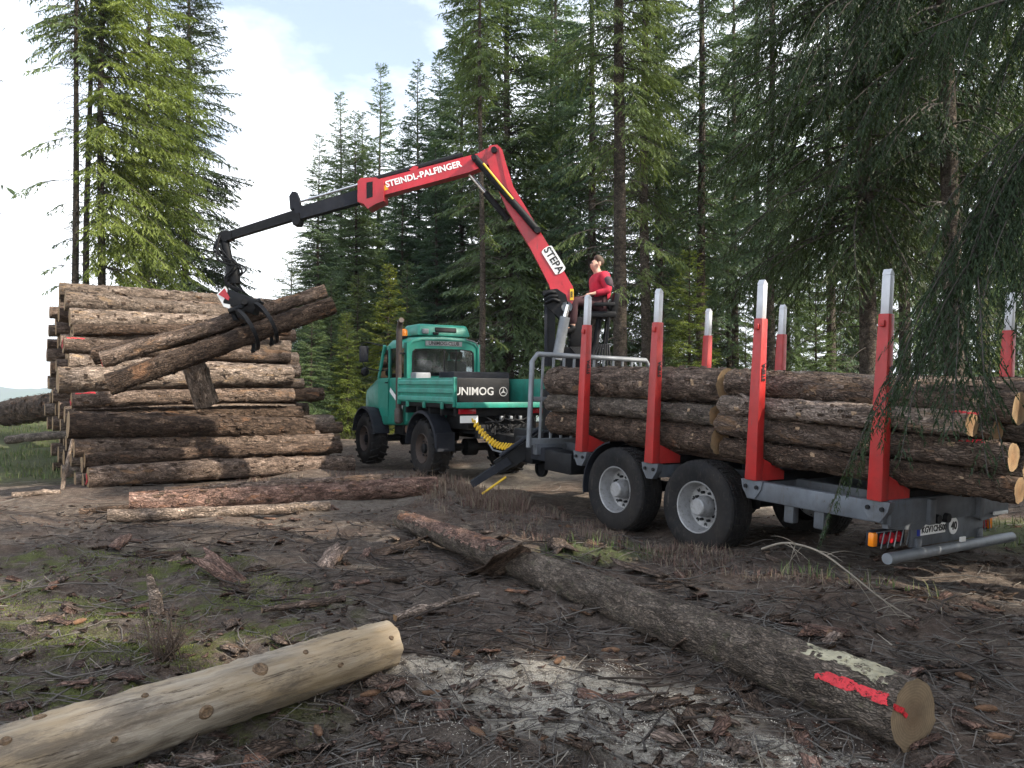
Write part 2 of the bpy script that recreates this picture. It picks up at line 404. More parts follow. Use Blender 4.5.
# ------------------------------------------------------------------ ground
def ground_mat():
    m = bpy.data.materials.new('forest_floor'); t = ntree(m)
    v = objvec(t, (1, 1, 1), False); sp = t.nodes.new('ShaderNodeSeparateXYZ'); t.links.new(v, sp.inputs[0]); X, Y = sp.outputs[0], sp.outputs[1]
    n1 = noise(t, v, 1.1, 6, .6); n2 = noise(t, v, 9, 8, .68, .4); n3 = noise(t, v, 55, 5, .65); n4 = noise(t, v, 210, 3, .6)
    c = ramp(t, n2, [(.28, (.036, .028, .023)), (.5, (.128, .102, .083)), (.72, (.29, .238, .195))])
    c = mixc(t, ramp(t, n3, [(.4, .55), (.6, 0.0)]), c, (.026, .02, .016))
    c = mixc(t, ramp(t, n4, [(.56, 0.0), (.7, .5)]), c, (.22, .18, .14))
    c = mixc(t, ramp(t, n1, [(.45, 0.0), (.65, .45)]), c, (.11, .07, .052))
    def blob(cx, cy, rx, ry, rot=0.0):
        cs, sn = math.cos(rot), math.sin(rot)
        dx = math_(t, 'SUBTRACT', X, cx); dy = math_(t, 'SUBTRACT', Y, cy)
        a = math_(t, 'ADD', math_(t, 'MULTIPLY', dx, cs / rx), math_(t, 'MULTIPLY', dy, sn / rx))
        b = math_(t, 'SUBTRACT', math_(t, 'MULTIPLY', dy, cs / ry), math_(t, 'MULTIPLY', dx, sn / ry))
        q = math_(t, 'ADD', math_(t, 'MULTIPLY', a, a), math_(t, 'MULTIPLY', b, b))
        return math_(t, 'SUBTRACT', 1.0, q, True)
    def mx(*bs):
        r = bs[0]
        for b in bs[1:]: r = math_(t, 'MAXIMUM', r, b)
        return r
    # moss on the left of the clearing
    mo = mx(blob(-2.9, 4.7, 2.2, 1.7), blob(-4.6, 7.3, 2.6, 1.8), blob(-2.3, 6.2, 1.2, 1.5))
    mf = math_(t, 'MULTIPLY', ramp(t, mo, [(0, 0.0), (.5, 1.0)]), ramp(t, noise(t, v, 2.6, 7, .68), [(.48, 0.0), (.58, 1.0)]))
    c = mixc(t, math_(t, 'MULTIPLY', mf, .85), c, ramp(t, n3, [(.3, (.05, .06, .018)), (.7, (.14, .16, .04))]))
    # green grass soil: left verge and beside the trailer
    gr = mx(blob(-12, 19, 6, 6), blob(1.0, 9.0, .9, .6), blob(7.2, 9.8, 2.2, 1.6), blob(-16, 27, 10, 9))
    gf = math_(t, 'MULTIPLY', ramp(t, gr, [(0, 0.0), (.45, 1.0)]), ramp(t, n2, [(.35, .2), (.55, 1.0)]))
    c = mixc(t, math_(t, 'MULTIPLY', gf, .75), c, (.085, .115, .035))
    # sawdust
    sw = mx(blob(.55, 4.35, .85, .62), blob(.1, 4.75, .7, .45), blob(-.6, 5.15, .45, .3), blob(1.2, 3.75, .8, .45))
    sf = math_(t, 'MULTIPLY', ramp(t, sw, [(0, 0.0), (.6, 1.0)]), ramp(t, noise(t, v, 11, 9, .75), [(.4, 0.0), (.52, 1.0)]))
    c = mixc(t, math_(t, 'MULTIPLY', sf, .9), c, ramp(t, n4, [(.35, (.34, .3, .24)), (.65, (.72, .66, .55))]))
    # forest track gravel beyond the truck, the sunlight on it painted in pale
    tr = mx(blob(1.2, 18.5, 9, 1.9, .95), blob(4.5, 13.5, 2.2, 2.2))
    tf = math_(t, 'MULTIPLY', ramp(t, tr, [(0, 0.0), (.5, 1.0)]), ramp(t, n2, [(.3, .3), (.6, 1.0)]))
    c = mixc(t, math_(t, 'MULTIPLY', tf, .7), c, (.27, .24, .2))
    far = ramp(t, math_(t, 'DIVIDE', Y, 400.0), [(.1, 0.0), (.3, 1.0)])
    c = mixc(t, far, c, (.05, .075, .03))
    h = math_(t, 'ADD', math_(t, 'MULTIPLY', n2, .7), math_(t, 'MULTIPLY', n3, .5)); h = math_(t, 'ADD', h, math_(t, 'MULTIPLY', n4, .12))
    finish(t, c, .92, 0, bump(t, h, 1.0, .05), .15); return m
MT['ground'] = ground_mat()
ys = np.concatenate([np.linspace(-60, .6, 26)[:-1], .6 + 1.4 * (np.exp(np.linspace(0, math.log(50), 380)) - 1) / 1.0, np.geomspace(75, 4500, 26)])
tx = np.linspace(-1, 1, 541); xs = 1.3 * np.sinh(tx * math.asinh(4500 / 1.3))
gx, gy = np.meshgrid(xs, ys); gz = H(gx, gy)
nr, ncn = gx.shape; idx = np.arange(nr * ncn).reshape(nr, ncn)
gf = np.stack([idx[:-1, :-1], idx[:-1, 1:], idx[1:, 1:], idx[1:, :-1]], -1).reshape(-1, 4)
g = link('ground', npmesh('ground', np.stack([gx, gy, gz], -1).reshape(-1, 3), gf, MT['ground'], True)); tag(g, kind='structure')

# far wooded hills seen past the left end of the log stack
hm = pmat('far_wooded_hills', (.06, .1, .06), .9, 0, .3, .004, 0)
hx = np.linspace(-4200, 900, 120); hy = np.linspace(2100, 4400, 30)
HX, HY = np.meshgrid(hx, hy)
ridge = np.clip(1 - np.abs(HY - 3100) / 1000, 0, 1) ** .8
HZ = -70 + ridge * (115 + 75 * vnoise(HX / 900, HY / 1500, 0, 41) + 22 * fbm(HX / 240, HY / 240, 0, 42, 3))
hid = np.arange(HX.size).reshape(HX.shape)
hf = np.stack([hid[:-1, :-1], hid[:-1, 1:], hid[1:, 1:], hid[1:, :-1]], -1).reshape(-1, 4)
tag(link('hills', npmesh('hills', np.stack([HX, HY, HZ], -1).reshape(-1, 3), hf, hm, True)), kind='structure')

# ------------------------------------------------------------------ trees
class Needles:
    def __init__(s): s.parts = []
    def add(s, o, d, ln, wd, side):
        """o,d,side (n,3); ln,wd (n,) -> diamond shaped sprays"""
        off = side * (wd * .5)[:, None]; sag = np.zeros_like(o); sag[:, 2] = -ln * .12
        s.parts.append(np.stack([o + off, o + d * ln[:, None] + sag, o - off], 1))
    def mesh(s, name, mat):
        v = np.concatenate(s.parts).reshape(-1, 3); f = np.arange(len(v)).reshape(-1, 3)
        return npmesh(name, v, f, mat)

def unit(a): return a / np.maximum(np.linalg.norm(a, axis=-1, keepdims=True), 1e-9)

class Sticks:
    """many thin three-sided tapered sticks as one mesh"""
    def __init__(s): s.v = []; s.f = []; s.n = 0
    def add(s, pts, r0, r1, n=3):
        pts = np.asarray(pts, float); k = len(pts); d = unit(np.gradient(pts, axis=0))
        ref = np.array([0, 0, 1.]) if abs(d[0, 2]) < .9 else np.array([1., 0, 0])
        u = unit(np.cross(d, ref)); v = np.cross(d, u); rad = np.linspace(r0, r1, k)
        for j in range(n):
            a = 2 * math.pi * j / n; s.v.append(pts + (u * math.cos(a) + v * math.sin(a)) * rad[:, None])
        b = s.n; i = np.arange(k - 1)
        for j in range(n):
            j2 = (j + 1) % n; s.f.append(np.stack([b + j * k + i, b + j2 * k + i, b + j2 * k + i + 1, b + j * k + i + 1], -1))
        s.n += k * n
    def mesh(s, name, mat): return npmesh(name, np.concatenate(s.v), np.concatenate(s.f), mat, True)

def limb(nd, st, r, base, az, L, elev, droop, sw, sl, gap, hang, lat=.34, r0=None, t0=.12, upt=.35):
    """one living branch: curved axis, side twigs, needle sprays"""
    n = 9; t = np.linspace(0, 1, n); hd = np.array([math.cos(az), math.sin(az)]); side = np.array([-hd[1], hd[0], 0])
    bend = r.normal(0, .08)
    hor = L * t * (1 - .12 * t); ver = L * (math.tan(elev) * t - droop * t ** 2 + droop * upt * t ** 3)
    ax = np.zeros((n, 3)); ax[:, :2] = hd * hor[:, None]; ax += side * (bend * L * t ** 2)[:, None]; ax[:, 2] = ver; ax += base
    st.add(ax[::2], r0 or (.006 + .009 * L), .004, 3)
    m = max(4, int(L * (1 - t0) / gap)); tt = np.linspace(t0, 1, m) + r.normal(0, .4 / m, m); tt = np.clip(tt, .05, 1)
    P = np.stack([np.interp(tt, t, ax[:, k]) for k in range(3)], -1)
    D = unit(np.stack([np.interp(tt, t, np.gradient(ax[:, k])) for k in range(3)], -1))
    sg = np.where(np.arange(m) % 2 == 0, 1.0, -1.0)
    tl = (.10 + lat * L * np.clip((1 - tt) * 1.5, 0, 1) * np.clip(tt * 4, .3, 1)) * r.uniform(.55, 1.2, m)
    tl = np.minimum(tl, 1.1)
    td = unit(D * r.uniform(.55, 1.0, (m, 1)) + side * (sg * r.uniform(.6, 1.0, m))[:, None] + np.array([0, 0, -1.]) * (hang * r.uniform(.4, 1.4, m))[:, None])
    # sprays along twigs
    K = np.maximum(3, (tl / (sl * .34)).astype(int)); ii = np.repeat(np.arange(m), K)
    kk = np.concatenate([np.arange(k) for k in K]); fr = (kk + r.uniform(.2, .8, len(kk))) / K[ii]
    o = P[ii] + td[ii] * (tl[ii] * fr)[:, None]; o[:, 2] -= hang * .35 * tl[ii] * fr ** 2
    s2 = np.where(kk % 2 == 0, 1.0, -1.0)
    perp = unit(np.cross(td[ii], np.array([0, 0, 1.])) + 1e-6)
    sdv = unit(td[ii] * r.uniform(.5, 1.1, (len(ii), 1)) + perp * (s2 * r.uniform(.25, .8, len(ii)))[:, None] + np.stack([r.normal(0, .15, len(ii)), r.normal(0, .15, len(ii)), r.normal(-.12 - hang * .4, .22, len(ii))], -1))
    sv = unit(np.cross(sdv, np.stack([r.normal(0, .5, len(ii)), r.normal(0, .5, len(ii)), np.ones(len(ii))], -1)))
    nd.add(o, sdv, sl * r.uniform(.7, 1.35, len(ii)), sw * r.uniform(.7, 1.3, len(ii)), sv)
    # sprays along the axis itself
    q = max(4, int(L * .9 / (sl * .6))); ta = r.uniform(.25, 1, q)
    o = np.stack([np.interp(ta, t, ax[:, k]) for k in range(3)], -1); d = np.stack([np.interp(ta, t, np.gradient(ax[:, k])) for k in range(3)], -1)
    d = unit(unit(d) + r.normal(0, .4, (q, 3))); nd.add(o, d, sl * r.uniform(.7, 1.3, q), sw * r.uniform(.8, 1.3, q), unit(np.cross(d, r.normal(0, 1, (q, 3)))))

def make_tree(seed, Ht, h0, Rm, rt, nmat, droop=.45, hang=.35, step=.42, nb=6, dens=1.0, sw=.055, sl=.16, gap=.095, dead=1.0, lean=0.0, oneside=None, tuft=0.0):
    """returns (trunk mesh, crown mesh, branch mesh, bare branch mesh)"""
    r = np.random.default_rng(seed); nd, st, dd = Needles(), Sticks(), Sticks()
    zs = np.linspace(-.4, Ht, 26); wob = np.stack([.05 * np.sin(zs * .35 + seed) + lean * zs, .05 * np.cos(zs * .31 + seed * 2)], -1)
    tb = MB(); tb.tube([(wob[i, 0], wob[i, 1], zs[i]) for i in range(26)], [max(.012, rt * (1 - max(0, z) / Ht) ** .75 * (1 + .35 * math.exp(-max(0, z) * 2.2))) for z in zs], 11)
    trunk = tb.mesh('trunk', True, False); trunk.materials.append(MT['trunk'])
    at = lambda z: np.array([np.interp(z, zs, wob[:, 0]), np.interp(z, zs, wob[:, 1]), z])
    z = h0
    while z < Ht - .15:
        f = (z - h0) / (Ht - h0)
        prof = (1 - f) ** .82 * min(1, .62 + 1.5 * f)
        for k in range(nb if f < .85 else 5):
            if r.random() > dens: continue
            az = r.uniform(0, 2 * math.pi)
            L = Rm * prof * r.uniform(.62, 1.15) + .18
            if oneside is not None: L *= (.1 + 1.0 * (1 + math.cos(az - oneside)) / 2)
            el = R(-8 + 42 * f ** 1.3) + r.normal(0, .12)
            limb(nd, st, r, at(z + r.uniform(-.12, .12)), az, L, el, droop * (1 - .6 * f) * r.uniform(.7, 1.3), sw, sl, gap, hang * (1 - .5 * f))
        z += step * r.uniform(.75, 1.25) * (1 - .35 * f)
    z = 1.2
    while z < h0 + 1.5 and dead > 0:                       # bare lower branches
        for k in range(int(r.integers(1, 4) * dead) + 1):
            az = r.uniform(0, 2 * math.pi); L = r.uniform(.35, 1.9) * min(1, .35 + z / max(h0, 1)); n = 6; t = np.linspace(0, 1, n)
            ax = np.zeros((n, 3)); ax[:, 0] = math.cos(az) * L * t; ax[:, 1] = math.sin(az) * L * t; ax[:, 2] = L * (r.uniform(-.15, .2) * t - r.uniform(.1, .5) * t ** 2); ax[:, :2] += r.normal(0, .03, (n, 2)) * t[:, None]
            ax += at(z + r.uniform(0, .3)); dd.add(ax, .014, .003)
            for q in range(int(L * 4)):
                i = r.integers(1, n - 1); p = ax[i]; d = unit(np.array([r.normal(), r.normal(), r.normal(-.5, .4)])); l2 = r.uniform(.12, .5)
                dd.add(np.stack([p, p + d * l2 * .5, p + d * l2 + np.array([0, 0, -.08 * l2])]), .006, .002)
            if tuft and r.random() < tuft:
                limb(nd, st, r, ax[2], az, L * .9, -.1, .5, sw, sl, gap, hang)
        z += r.uniform(.25, .5)
    cm = nd.mesh('crown', nmat); bm_ = st.mesh('branch', MT['twig'])
    dm = dd.mesh('dead_branch', MT['twig']) if dd.n else None
    return trunk, cm, bm_, dm

TREES = {}
TREES['tall'] = make_tree(11, 27, 8.5, 2.8, .21, MT['needle'], .5, .45, .46, 7, .66, sl=.12, sw=.036, gap=.085, dead=1.7, tuft=.3)
TREES['tall2'] = make_tree(12, 25, 6.5, 3.0, .19, MT['needle_blue'], .45, .4, .44, 7, .74, sl=.14, sw=.045, dead=1.6, tuft=.35)
TREES['fir'] = make_tree(13, 22, 1.2, 4.0, .18, MT['needle_blue'], .35, .3, .4, 8, .93, gap=.105, sl=.17, sw=.06, dead=.4)
TREES['fir2'] = make_tree(14, 20, 1.2, 3.3, .16, MT['needle_blue'], .3, .2, .42, 6, .88, sl=.17, dead=.6)
TREES['dense'] = make_tree(15, 24, 1.6, 3.6, .2, MT['needle'], .5, .5, .42, 7, .95, gap=.11, sw=.06, dead=.5)
TREES['young'] = make_tree(16, 8.0, .3, 1.85, .08, MT['needle'], .2, .18, .25, 7, .95, sl=.12, sw=.035, gap=.09, dead=0)
TREES['young_light'] = make_tree(17, 8.0, .3, 2.0, .08, MT['needle_light'], .25, .25, .27, 7, .95, sl=.14, sw=.04, gap=.1, dead=0)
TREES['thin'] = make_tree(18, 24, 14, 2.3, .15, MT['needle'], .5, .45, .45, 6, .9, dead=1.5, tuft=.15)
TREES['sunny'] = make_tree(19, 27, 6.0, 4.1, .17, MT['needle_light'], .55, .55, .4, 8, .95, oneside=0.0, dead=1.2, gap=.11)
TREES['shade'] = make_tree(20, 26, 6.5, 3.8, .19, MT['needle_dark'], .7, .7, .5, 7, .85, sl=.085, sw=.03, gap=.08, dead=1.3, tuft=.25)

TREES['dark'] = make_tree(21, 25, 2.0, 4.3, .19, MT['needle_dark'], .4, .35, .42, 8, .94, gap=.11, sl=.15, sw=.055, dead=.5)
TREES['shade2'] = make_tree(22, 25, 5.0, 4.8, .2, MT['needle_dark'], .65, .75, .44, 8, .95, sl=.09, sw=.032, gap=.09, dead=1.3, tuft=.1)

def plant(kind, x, y, label, scale=1.0, rz=None, group=None, name='spruce_tree', h=1.0, cat='tree'):
    o = thing(name, label, cat, None, group)
    o.location = (x, y, Hf(x, y)); o.rotation_euler = (0, 0, random.uniform(0, 6.28) if rz is None else rz); o.scale = (scale, scale, scale * h)
    for nm, me in zip(('trunk', 'crown', 'branch', 'dead_branch'), TREES[kind]):
        if me is not None:
            c = link(nm, me, o)
            if nm != 'trunk': c['kind'] = 'stuff'
    return o
def plant_px(kind, px, d, label, **kw): return plant(kind, (px - 512) / 800.0 * d, d, label, **kw)

# left group behind the log stack
plant_px('thin', 74, 30, 'leftmost of the three bare trunks rising behind the log stack', rz=1.0)
plant_px('thin', 87, 31.5, 'middle of the three bare trunks rising behind the log stack', rz=3.0)
plant_px('sunny', 100, 30.5, 'yellow green sunlit spruce, right one of the three trunks behind the stack', rz=0.1)
plant_px('sunny', 146, 34, 'light green spruce just right of the three bare trunks', rz=-.5, h=.95)
plant_px('dark', 186, 41, 'dark blue green spruce standing against the sky beside the sunlit ones', scale=1.12)
plant_px('thin', -48, 20, 'spruce at the left picture edge with thin drooping twigs', rz=.2)
# middle
plant_px('young', 291, 44, 'small young spruce with a pointed tip against the sky', scale=1.15, name='young_spruce')
plant_px('fir', 340, 50, 'slim pale fir tip left of the twin tops behind the crane jib', scale=.93)
plant_px('fir2', 379, 53, 'tallest slim fir top in the gap behind the crane jib', scale=1.2)
plant_px('fir', 395, 52, 'fir just right of the tallest slim top behind the jib', scale=.8)
plant_px('fir', 418, 47, 'bluish fir with pointed top directly left of the big dark fir', scale=.97)
plant_px('fir', 318, 37, 'broad bluish fir above the lifted logs right end', scale=.6)
plant_px('fir', 355, 41, 'bluish fir standing behind the red jib tip', scale=.72)
plant_px('young_light', 388, 31, 'light green young spruce left of the truck cab', scale=.82, name='young_spruce')
plant_px('young', 330, 30, 'bushy young spruce between log stack and truck', scale=.72, name='young_spruce')
plant_px('young', 358, 33, 'slim young spruce behind the truck bonnet', scale=.8, name='young_spruce')
plant_px('young', 312, 27, 'bushy young spruce touching the right end of the stack', scale=.62, name='young_spruce')
plant_px('young_light', 347, 27.5, 'light green young spruce above the truck front wheel', scale=.55, name='young_spruce')
plant_px('young', 408, 29, 'young spruce hidden behind the truck cab', scale=.8, name='young_spruce')
for px_, d_, s_, lb_ in ((305, 52, .5, 'far small fir right of the lifted logs end'), (322, 47, .62, 'fir of the green slope just right of the stack'), (362, 46, .8, 'full fir of the green slope under the crane jib'), (402, 44, .82, 'full fir of the green slope left of the truck roof'), (440, 48, 1.02, 'tall fir between the jib lettering and the truck roof'), (436, 38, .62, 'lower fir directly above the truck roof')):
    plant_px('fir' if px_ != 402 else 'fir2', px_, d_, lb_, scale=s_)
plant_px('fir', 462, 43, 'fir with hanging grey green boughs behind the truck cab', scale=1.1)
plant_px('fir', 508, 36, 'big dark fir whose crown rises over the crane knuckle', scale=1.28)
plant_px('thin', 481, 28, 'thin bare trunk seen under the crane jib', scale=.85)
plant_px('fir', 557, 42, 'bluish fir behind the main crane boom', scale=1.25)
plant_px('tall2', 592, 34, 'blue green fir crown above the crane operator', scale=1.1)
plant_px('tall', 620, 25, 'thick spruce trunk rising just right of the crane operator', scale=1.12)
plant_px('tall', 646, 29, 'second spruce trunk from the crane operator, one of a close pair')
plant_px('tall2', 659, 34, 'rear trunk of the close pair right of the operator')
plant_px('tall2', 702, 31, 'spruce with yellowish sunlit top right of the close pair', scale=1.05)
plant_px('tall2', 735, 38, 'slender spruce in the gap between second and third near stake')
plant_px('young_light', 690, 27, 'light green spruce boughs behind the far front stakes', scale=.8, name='young_spruce')
plant_px('tall2', 772, 28, 'dense green spruce right behind the third near stake', scale=.95)
plant_px('shade2', 866, 17.5, 'dark spruce trunk left of the rearmost near stake')
plant_px('shade', 950, 15.2, 'stout dark spruce trunk right of the rearmost near stake', scale=1.0)
plant_px('tall', 905, 27, 'slim spruce seen between the two dark foreground trunks')
plant_px('tall2', 985, 25, 'spruce behind the rear of the log load at the right')
plant_px('tall2', 830, 31, 'green spruce filling the gap left of the dark trunks')
plant_px('tall', 1035, 21, 'spruce at the right picture edge behind the far rear stake')
plant_px('young', 815, 24, 'young spruce behind the trailer load', scale=.65, name='young_spruce')
plant_px('young', 990, 19, 'young spruce beside the far rear stake', scale=.5, name='young_spruce')
plant_px('young', 560, 27, 'young spruce low behind the crane column', scale=.6, name='young_spruce')
plant_px('young', 745, 25, 'young spruce low between the second and third stake', scale=.5, name='young_spruce')
bgr = random.Random(5)
for i in range(9):                                   # low dense firs closing the view under the canopy
    d = bgr.uniform(36, 62); px = 470 + (1150 - 470) * ((i + bgr.random()) / 9)
    plant_px('dense' if i % 3 else 'fir', px, d, 'dense fir of the dark forest interior, branched down to the ground', scale=bgr.uniform(.55, .8), rz=bgr.uniform(0, 6), group='low firs in the forest interior', name='fir_tree')
kinds = ['tall', 'tall2', 'fir2', 'dense', 'tall2', 'tall', 'fir2']
for i in range(27):                                   # deeper forest
    d = bgr.uniform(40, 64); px = 300 + (1180 - 300) * ((i + bgr.random()) / 27)
    if px < 470: d = bgr.uniform(62, 80)
    plant_px(kinds[i % 7], px, d, 'spruce deep in the forest, half hidden by the nearer trees', scale=bgr.uniform(.85, 1.1) * (.8 if px < 470 else 1), rz=bgr.uniform(0, 6), group='trees deep in the forest')
for i, (x, y) in enumerate(((10, -1), (12, -4.5), (11, 2.5), (14, .5), (13, -8.5), (17, -3), (11.5, 7), (16.5, 9.5), (19.5, 4), (20, -8), (9.5, -6), (15.5, -13))):
    # unseen forest going on to the right, its trees set to shade the foreground
    plant(('dense', 'fir', 'tall2', 'dense', 'fir2')[i % 5], x, y, 'spruce of the forest edge outside the picture on the right', scale=bgr.uniform(.8, .92), rz=bgr.uniform(0, 6), group='forest edge outside the picture')
# ------------------------------------------------------------------ logs
def log_surface(L, r0, r1, seed, rough=1.0, sweep=.012, knots=6, ridge=0.0):
    rr = np.random.default_rng(seed); kn = [(rr.uniform(.05, .95) * L, rr.uniform(0, 6.28), rr.uniform(.012, .028)) for _ in range(knots)]
    ph = rr.uniform(0, 6.28, 6)
    def S(x, th):
        x = np.asarray(x, float); th = np.asarray(th, float); f = x / L
        r = r0 + (r1 - r0) * f
        r = r * (1 + .025 * np.sin(th * 2 + ph[0] + f * 1.5) + .015 * np.sin(th * 3 + ph[1] - f * 2))
        c, s = np.cos(th), np.sin(th)
        r = r + rough * (.009 * fbm(x * 7, c * 3, s * 3, seed, 3) + .006 * vnoise(x * 24, c * 7, s * 7, seed + 3))
        for (kx, kt, kh) in kn:
            dt = (th - kt + math.pi) % (2 * math.pi) - math.pi
            r = r + kh * np.exp(-((x - kx) / .05) ** 2 - (dt * r0 / .05) ** 2)
        oy = sweep * L * np.sin(math.pi * f + ph[2] * .1) * math.cos(ph[3]); oz = sweep * .4 * L * np.sin(math.pi * f) * math.sin(ph[3])
        return np.stack([x + 0 * th, r * c + oy, r * s + oz], -1)
    return S

def log_meshes(S, L, seg=20, dx=.16, mat=None, jag=.0, seed=0):
    nx = max(6, int(L / dx)); x = np.linspace(0, L, nx + 1); th = np.arange(seg) * 2 * math.pi / seg
    XX, TT = np.meshgrid(x, th, indexing='ij'); v = S(XX, TT)
    i = np.arange((nx + 1) * seg).reshape(nx + 1, seg)
    f = np.stack([i[:-1], np.roll(i, -1, 1)[:-1], np.roll(i, -1, 1)[1:], i[1:]], -1).reshape(-1, 4)
    bark = npmesh('log', v.reshape(-1, 3), f, mat, True)
    ends = []
    for k, sgn in ((0, -1), (nx, 1)):
        ring = v[k]; c = ring.mean(0); vs = [c + np.array([sgn * .004, 0, 0])]; rn = np.random.default_rng(seed + k)
        for q in (.35, .7, 1.0): 
            e = c + (ring - c) * q; e[:, 0] += sgn * .003 * (q < 1) * rn.normal(0, .12, seg); vs += list(e)
        fs = []
        for j in range(seg):
            j2 = (j + 1) % seg; fs.append((0, 1 + j, 1 + j2))
            for b in (0, 1): fs.append((1 + b * seg + j, 1 + (b + 1) * seg + j, 1 + (b + 1) * seg + j2, 1 + b * seg + j2))
        if sgn > 0: fs = [tuple(reversed(t)) for t in fs]; fs = [tuple(reversed(t)) for t in fs]
        me = bpy.data.meshes.new('cut_face'); me.from_pydata([tuple(p) for p in vs], [], fs)
        bm = bmesh.new(); bm.from_mesh(me)
        for fc in bm.faces: fc.normal_update()
        if sum(fc.normal.x for fc in bm.faces) * sgn < 0: bmesh.ops.reverse_faces(bm, faces=bm.faces)
        bm.to_mesh(me); bm.free(); ends.append(me)
    return bark, ends

def axis_matrix(p0, p1, roll=0.0):
    p0, p1 = Vector(p0), Vector(p1); x = (p1 - p0).normalized(); up = Vector((0, 0, 1)) if abs(x.z) < .95 else Vector((0, 1, 0))
    y = up.cross(x).normalized(); z = x.cross(y)
    M = Matrix(((x.x, y.x, z.x, p0.x), (x.y, y.y, z.y, p0.y), (x.z, y.z, z.z, p0.z), (0, 0, 0, 1)))
    return M @ Matrix.Rotation(roll, 4, 'X')

def paint_patch(parent, S, x0, x1, t0, t1, seed, thr=-.1, lift=.004, name='paint_mark', mat=None, res=.02):
    nx = max(4, int((x1 - x0) / res)); nt_ = max(5, int((t1 - t0) / (.09 if res > .01 else .03))); xx = np.linspace(x0, x1, nx + 1); tt = np.linspace(t0, t1, nt_ + 1)
    XX, TT = np.meshgrid(xx, tt, indexing='ij'); v = S(XX, TT); c = S(XX, TT + math.pi); d = unit(v - (v + c) / 2); v = v + d * lift
    i = np.arange(v.shape[0] * v.shape[1]).reshape(v.shape[:2]); f = np.stack([i[:-1, :-1], i[:-1, 1:], i[1:, 1:], i[1:, :-1]], -1)
    u = (XX[:-1, :-1] - x0) / (x1 - x0) * 2 - 1; w_ = (TT[:-1, :-1] - t0) / (t1 - t0) * 2 - 1
    keep = (1 - np.maximum(np.abs(u) ** 2.5, np.abs(w_) ** 2.5)) * .9 + .55 * fbm(XX[:-1, :-1] * 14, TT[:-1, :-1] * 2.5, 0, seed, 2) > .28 + thr
    f = f[keep]
    if len(f) == 0: return
    link(name, npmesh(name, v.reshape(-1, 3), f, mat or MT['red_paint'], True), parent)

def make_log(p0, p1, r0, r1, label, seed, mat='bark', cut='cut', seg=20, dx=.16, group=None, rough=1.0, sweep=.01, knots=5, paint=None, endpaint=None, roll=0.0, name='log', cat='log', parent_matrix=None):
    if parent_matrix is not None: p0, p1 = parent_matrix @ Vector(p0), parent_matrix @ Vector(p1)
    L = (Vector(p1) - Vector(p0)).length; S = log_surface(L, r0, r1, seed, rough, sweep, knots)
    b, ends = log_meshes(S, L, seg, dx, MT[mat], seed=seed)
    o = link(name, b); o.matrix_world = axis_matrix(p0, p1, roll); tag(o, label, cat, group)
    for e in ends: e.materials.append(MT[cut]); link('cut_face', e, o)
    for q in (paint or []): paint_patch(o, S, *q, seed=seed)
    if endpaint is not None:
        x = 0 if endpaint == 0 else L; b2 = MB(); rr = random.Random(seed); s = -1 if endpaint == 0 else 1
        for k in range(3): b2.box((x + s * .012, rr.uniform(-.3, .3) * r0, rr.uniform(-.5, .5) * r0), (.006, r0 * rr.uniform(.5, 1.1), r0 * rr.uniform(.18, .3)), (rr.uniform(-1, 1), 0, 0))
        b2.build('paint_mark', MT['red_paint'], o)
    if mat not in ('peeled', 'bark_moss') and r0 > .1: add_flakes(o, S, L, int(L * 55), seed, [MT[mat], MT['bark_dark'], MT[mat]], r0 / .16)
    return o, S, L

def add_flakes(o, S, L, n, seed, mats, size=1.0):
    """loose bark scales lifting off the log"""
    r = np.random.default_rng(seed); x = r.uniform(.02, L - .02, n); th = r.uniform(0, 6.28, n); hl = size * r.uniform(.012, .06, n); ht = size * r.uniform(.006, .028, n)
    R0 = np.linalg.norm(S(x, th) - S(x, th + math.pi), axis=-1) / 2; dt = ht / R0; P = []
    for a, b in ((-1, -1), (1, -.8), (.9, 1), (-.8, .9)):
        xx = np.clip(x + a * hl * r.uniform(.7, 1.2, n), 0.005, L - .005); tt = th + b * dt; p = S(xx, tt); q = S(xx, tt + math.pi); nr_ = unit(p - q); P.append(p + nr_ * (r.uniform(.002, .02, n) * size)[:, None])
    v = np.stack(P, 1).reshape(-1, 3); f = np.arange(len(v)).reshape(-1, 4); me = npmesh('loose_bark', v, f, mats); me.polygons.foreach_set('material_index', r.integers(0, len(mats), n).astype(np.int32))
    link('loose_bark', me, o)['kind'] = 'stuff'
def knot_scars(o, S, L, n, seed, tc, mat):
    r = random.Random(seed)
    for k in range(n):
        x = L * (k + .5) / n + r.uniform(-.1, .1); t = tc + r.uniform(-.5, .5); paint_patch(o, S, x - .035, x + .035, t - .22, t + .22, seed + k, .12, .003, 'knot_scar', mat, .008)
class Proto: pass
PRO = {}
def proto_log(key, L, r, n, mats, cut):
    PRO[key] = []
    for i in range(n):
        S = log_surface(L, r * 1.05, r * .93, 500 + i * 7 + len(PRO) * 101, 1.0, .008, 5)
        b, ends = log_meshes(S, L, 18, .2, MT[mats[i % len(mats)]], seed=i)
        for e in ends: e.materials.append(MT[cut])
        PRO[key].append((b, ends, L, r))
def put_proto(key, i, p0, p1, rad, label, group, flip=False):
    b, ends, L, r = PRO[key][i % len(PRO[key])]
    if flip: p0, p1 = p1, p0
    o = link('log', b); l = (Vector(p1) - Vector(p0)).length; k = rad / r
    o.matrix_world = axis_matrix(p0, p1, (i * 2.4) % 6.28) @ Matrix.Diagonal((l / L, k, k, 1)); tag(o, label, 'log', group)
    for e in ends: link('cut_face', e, o)
    return o

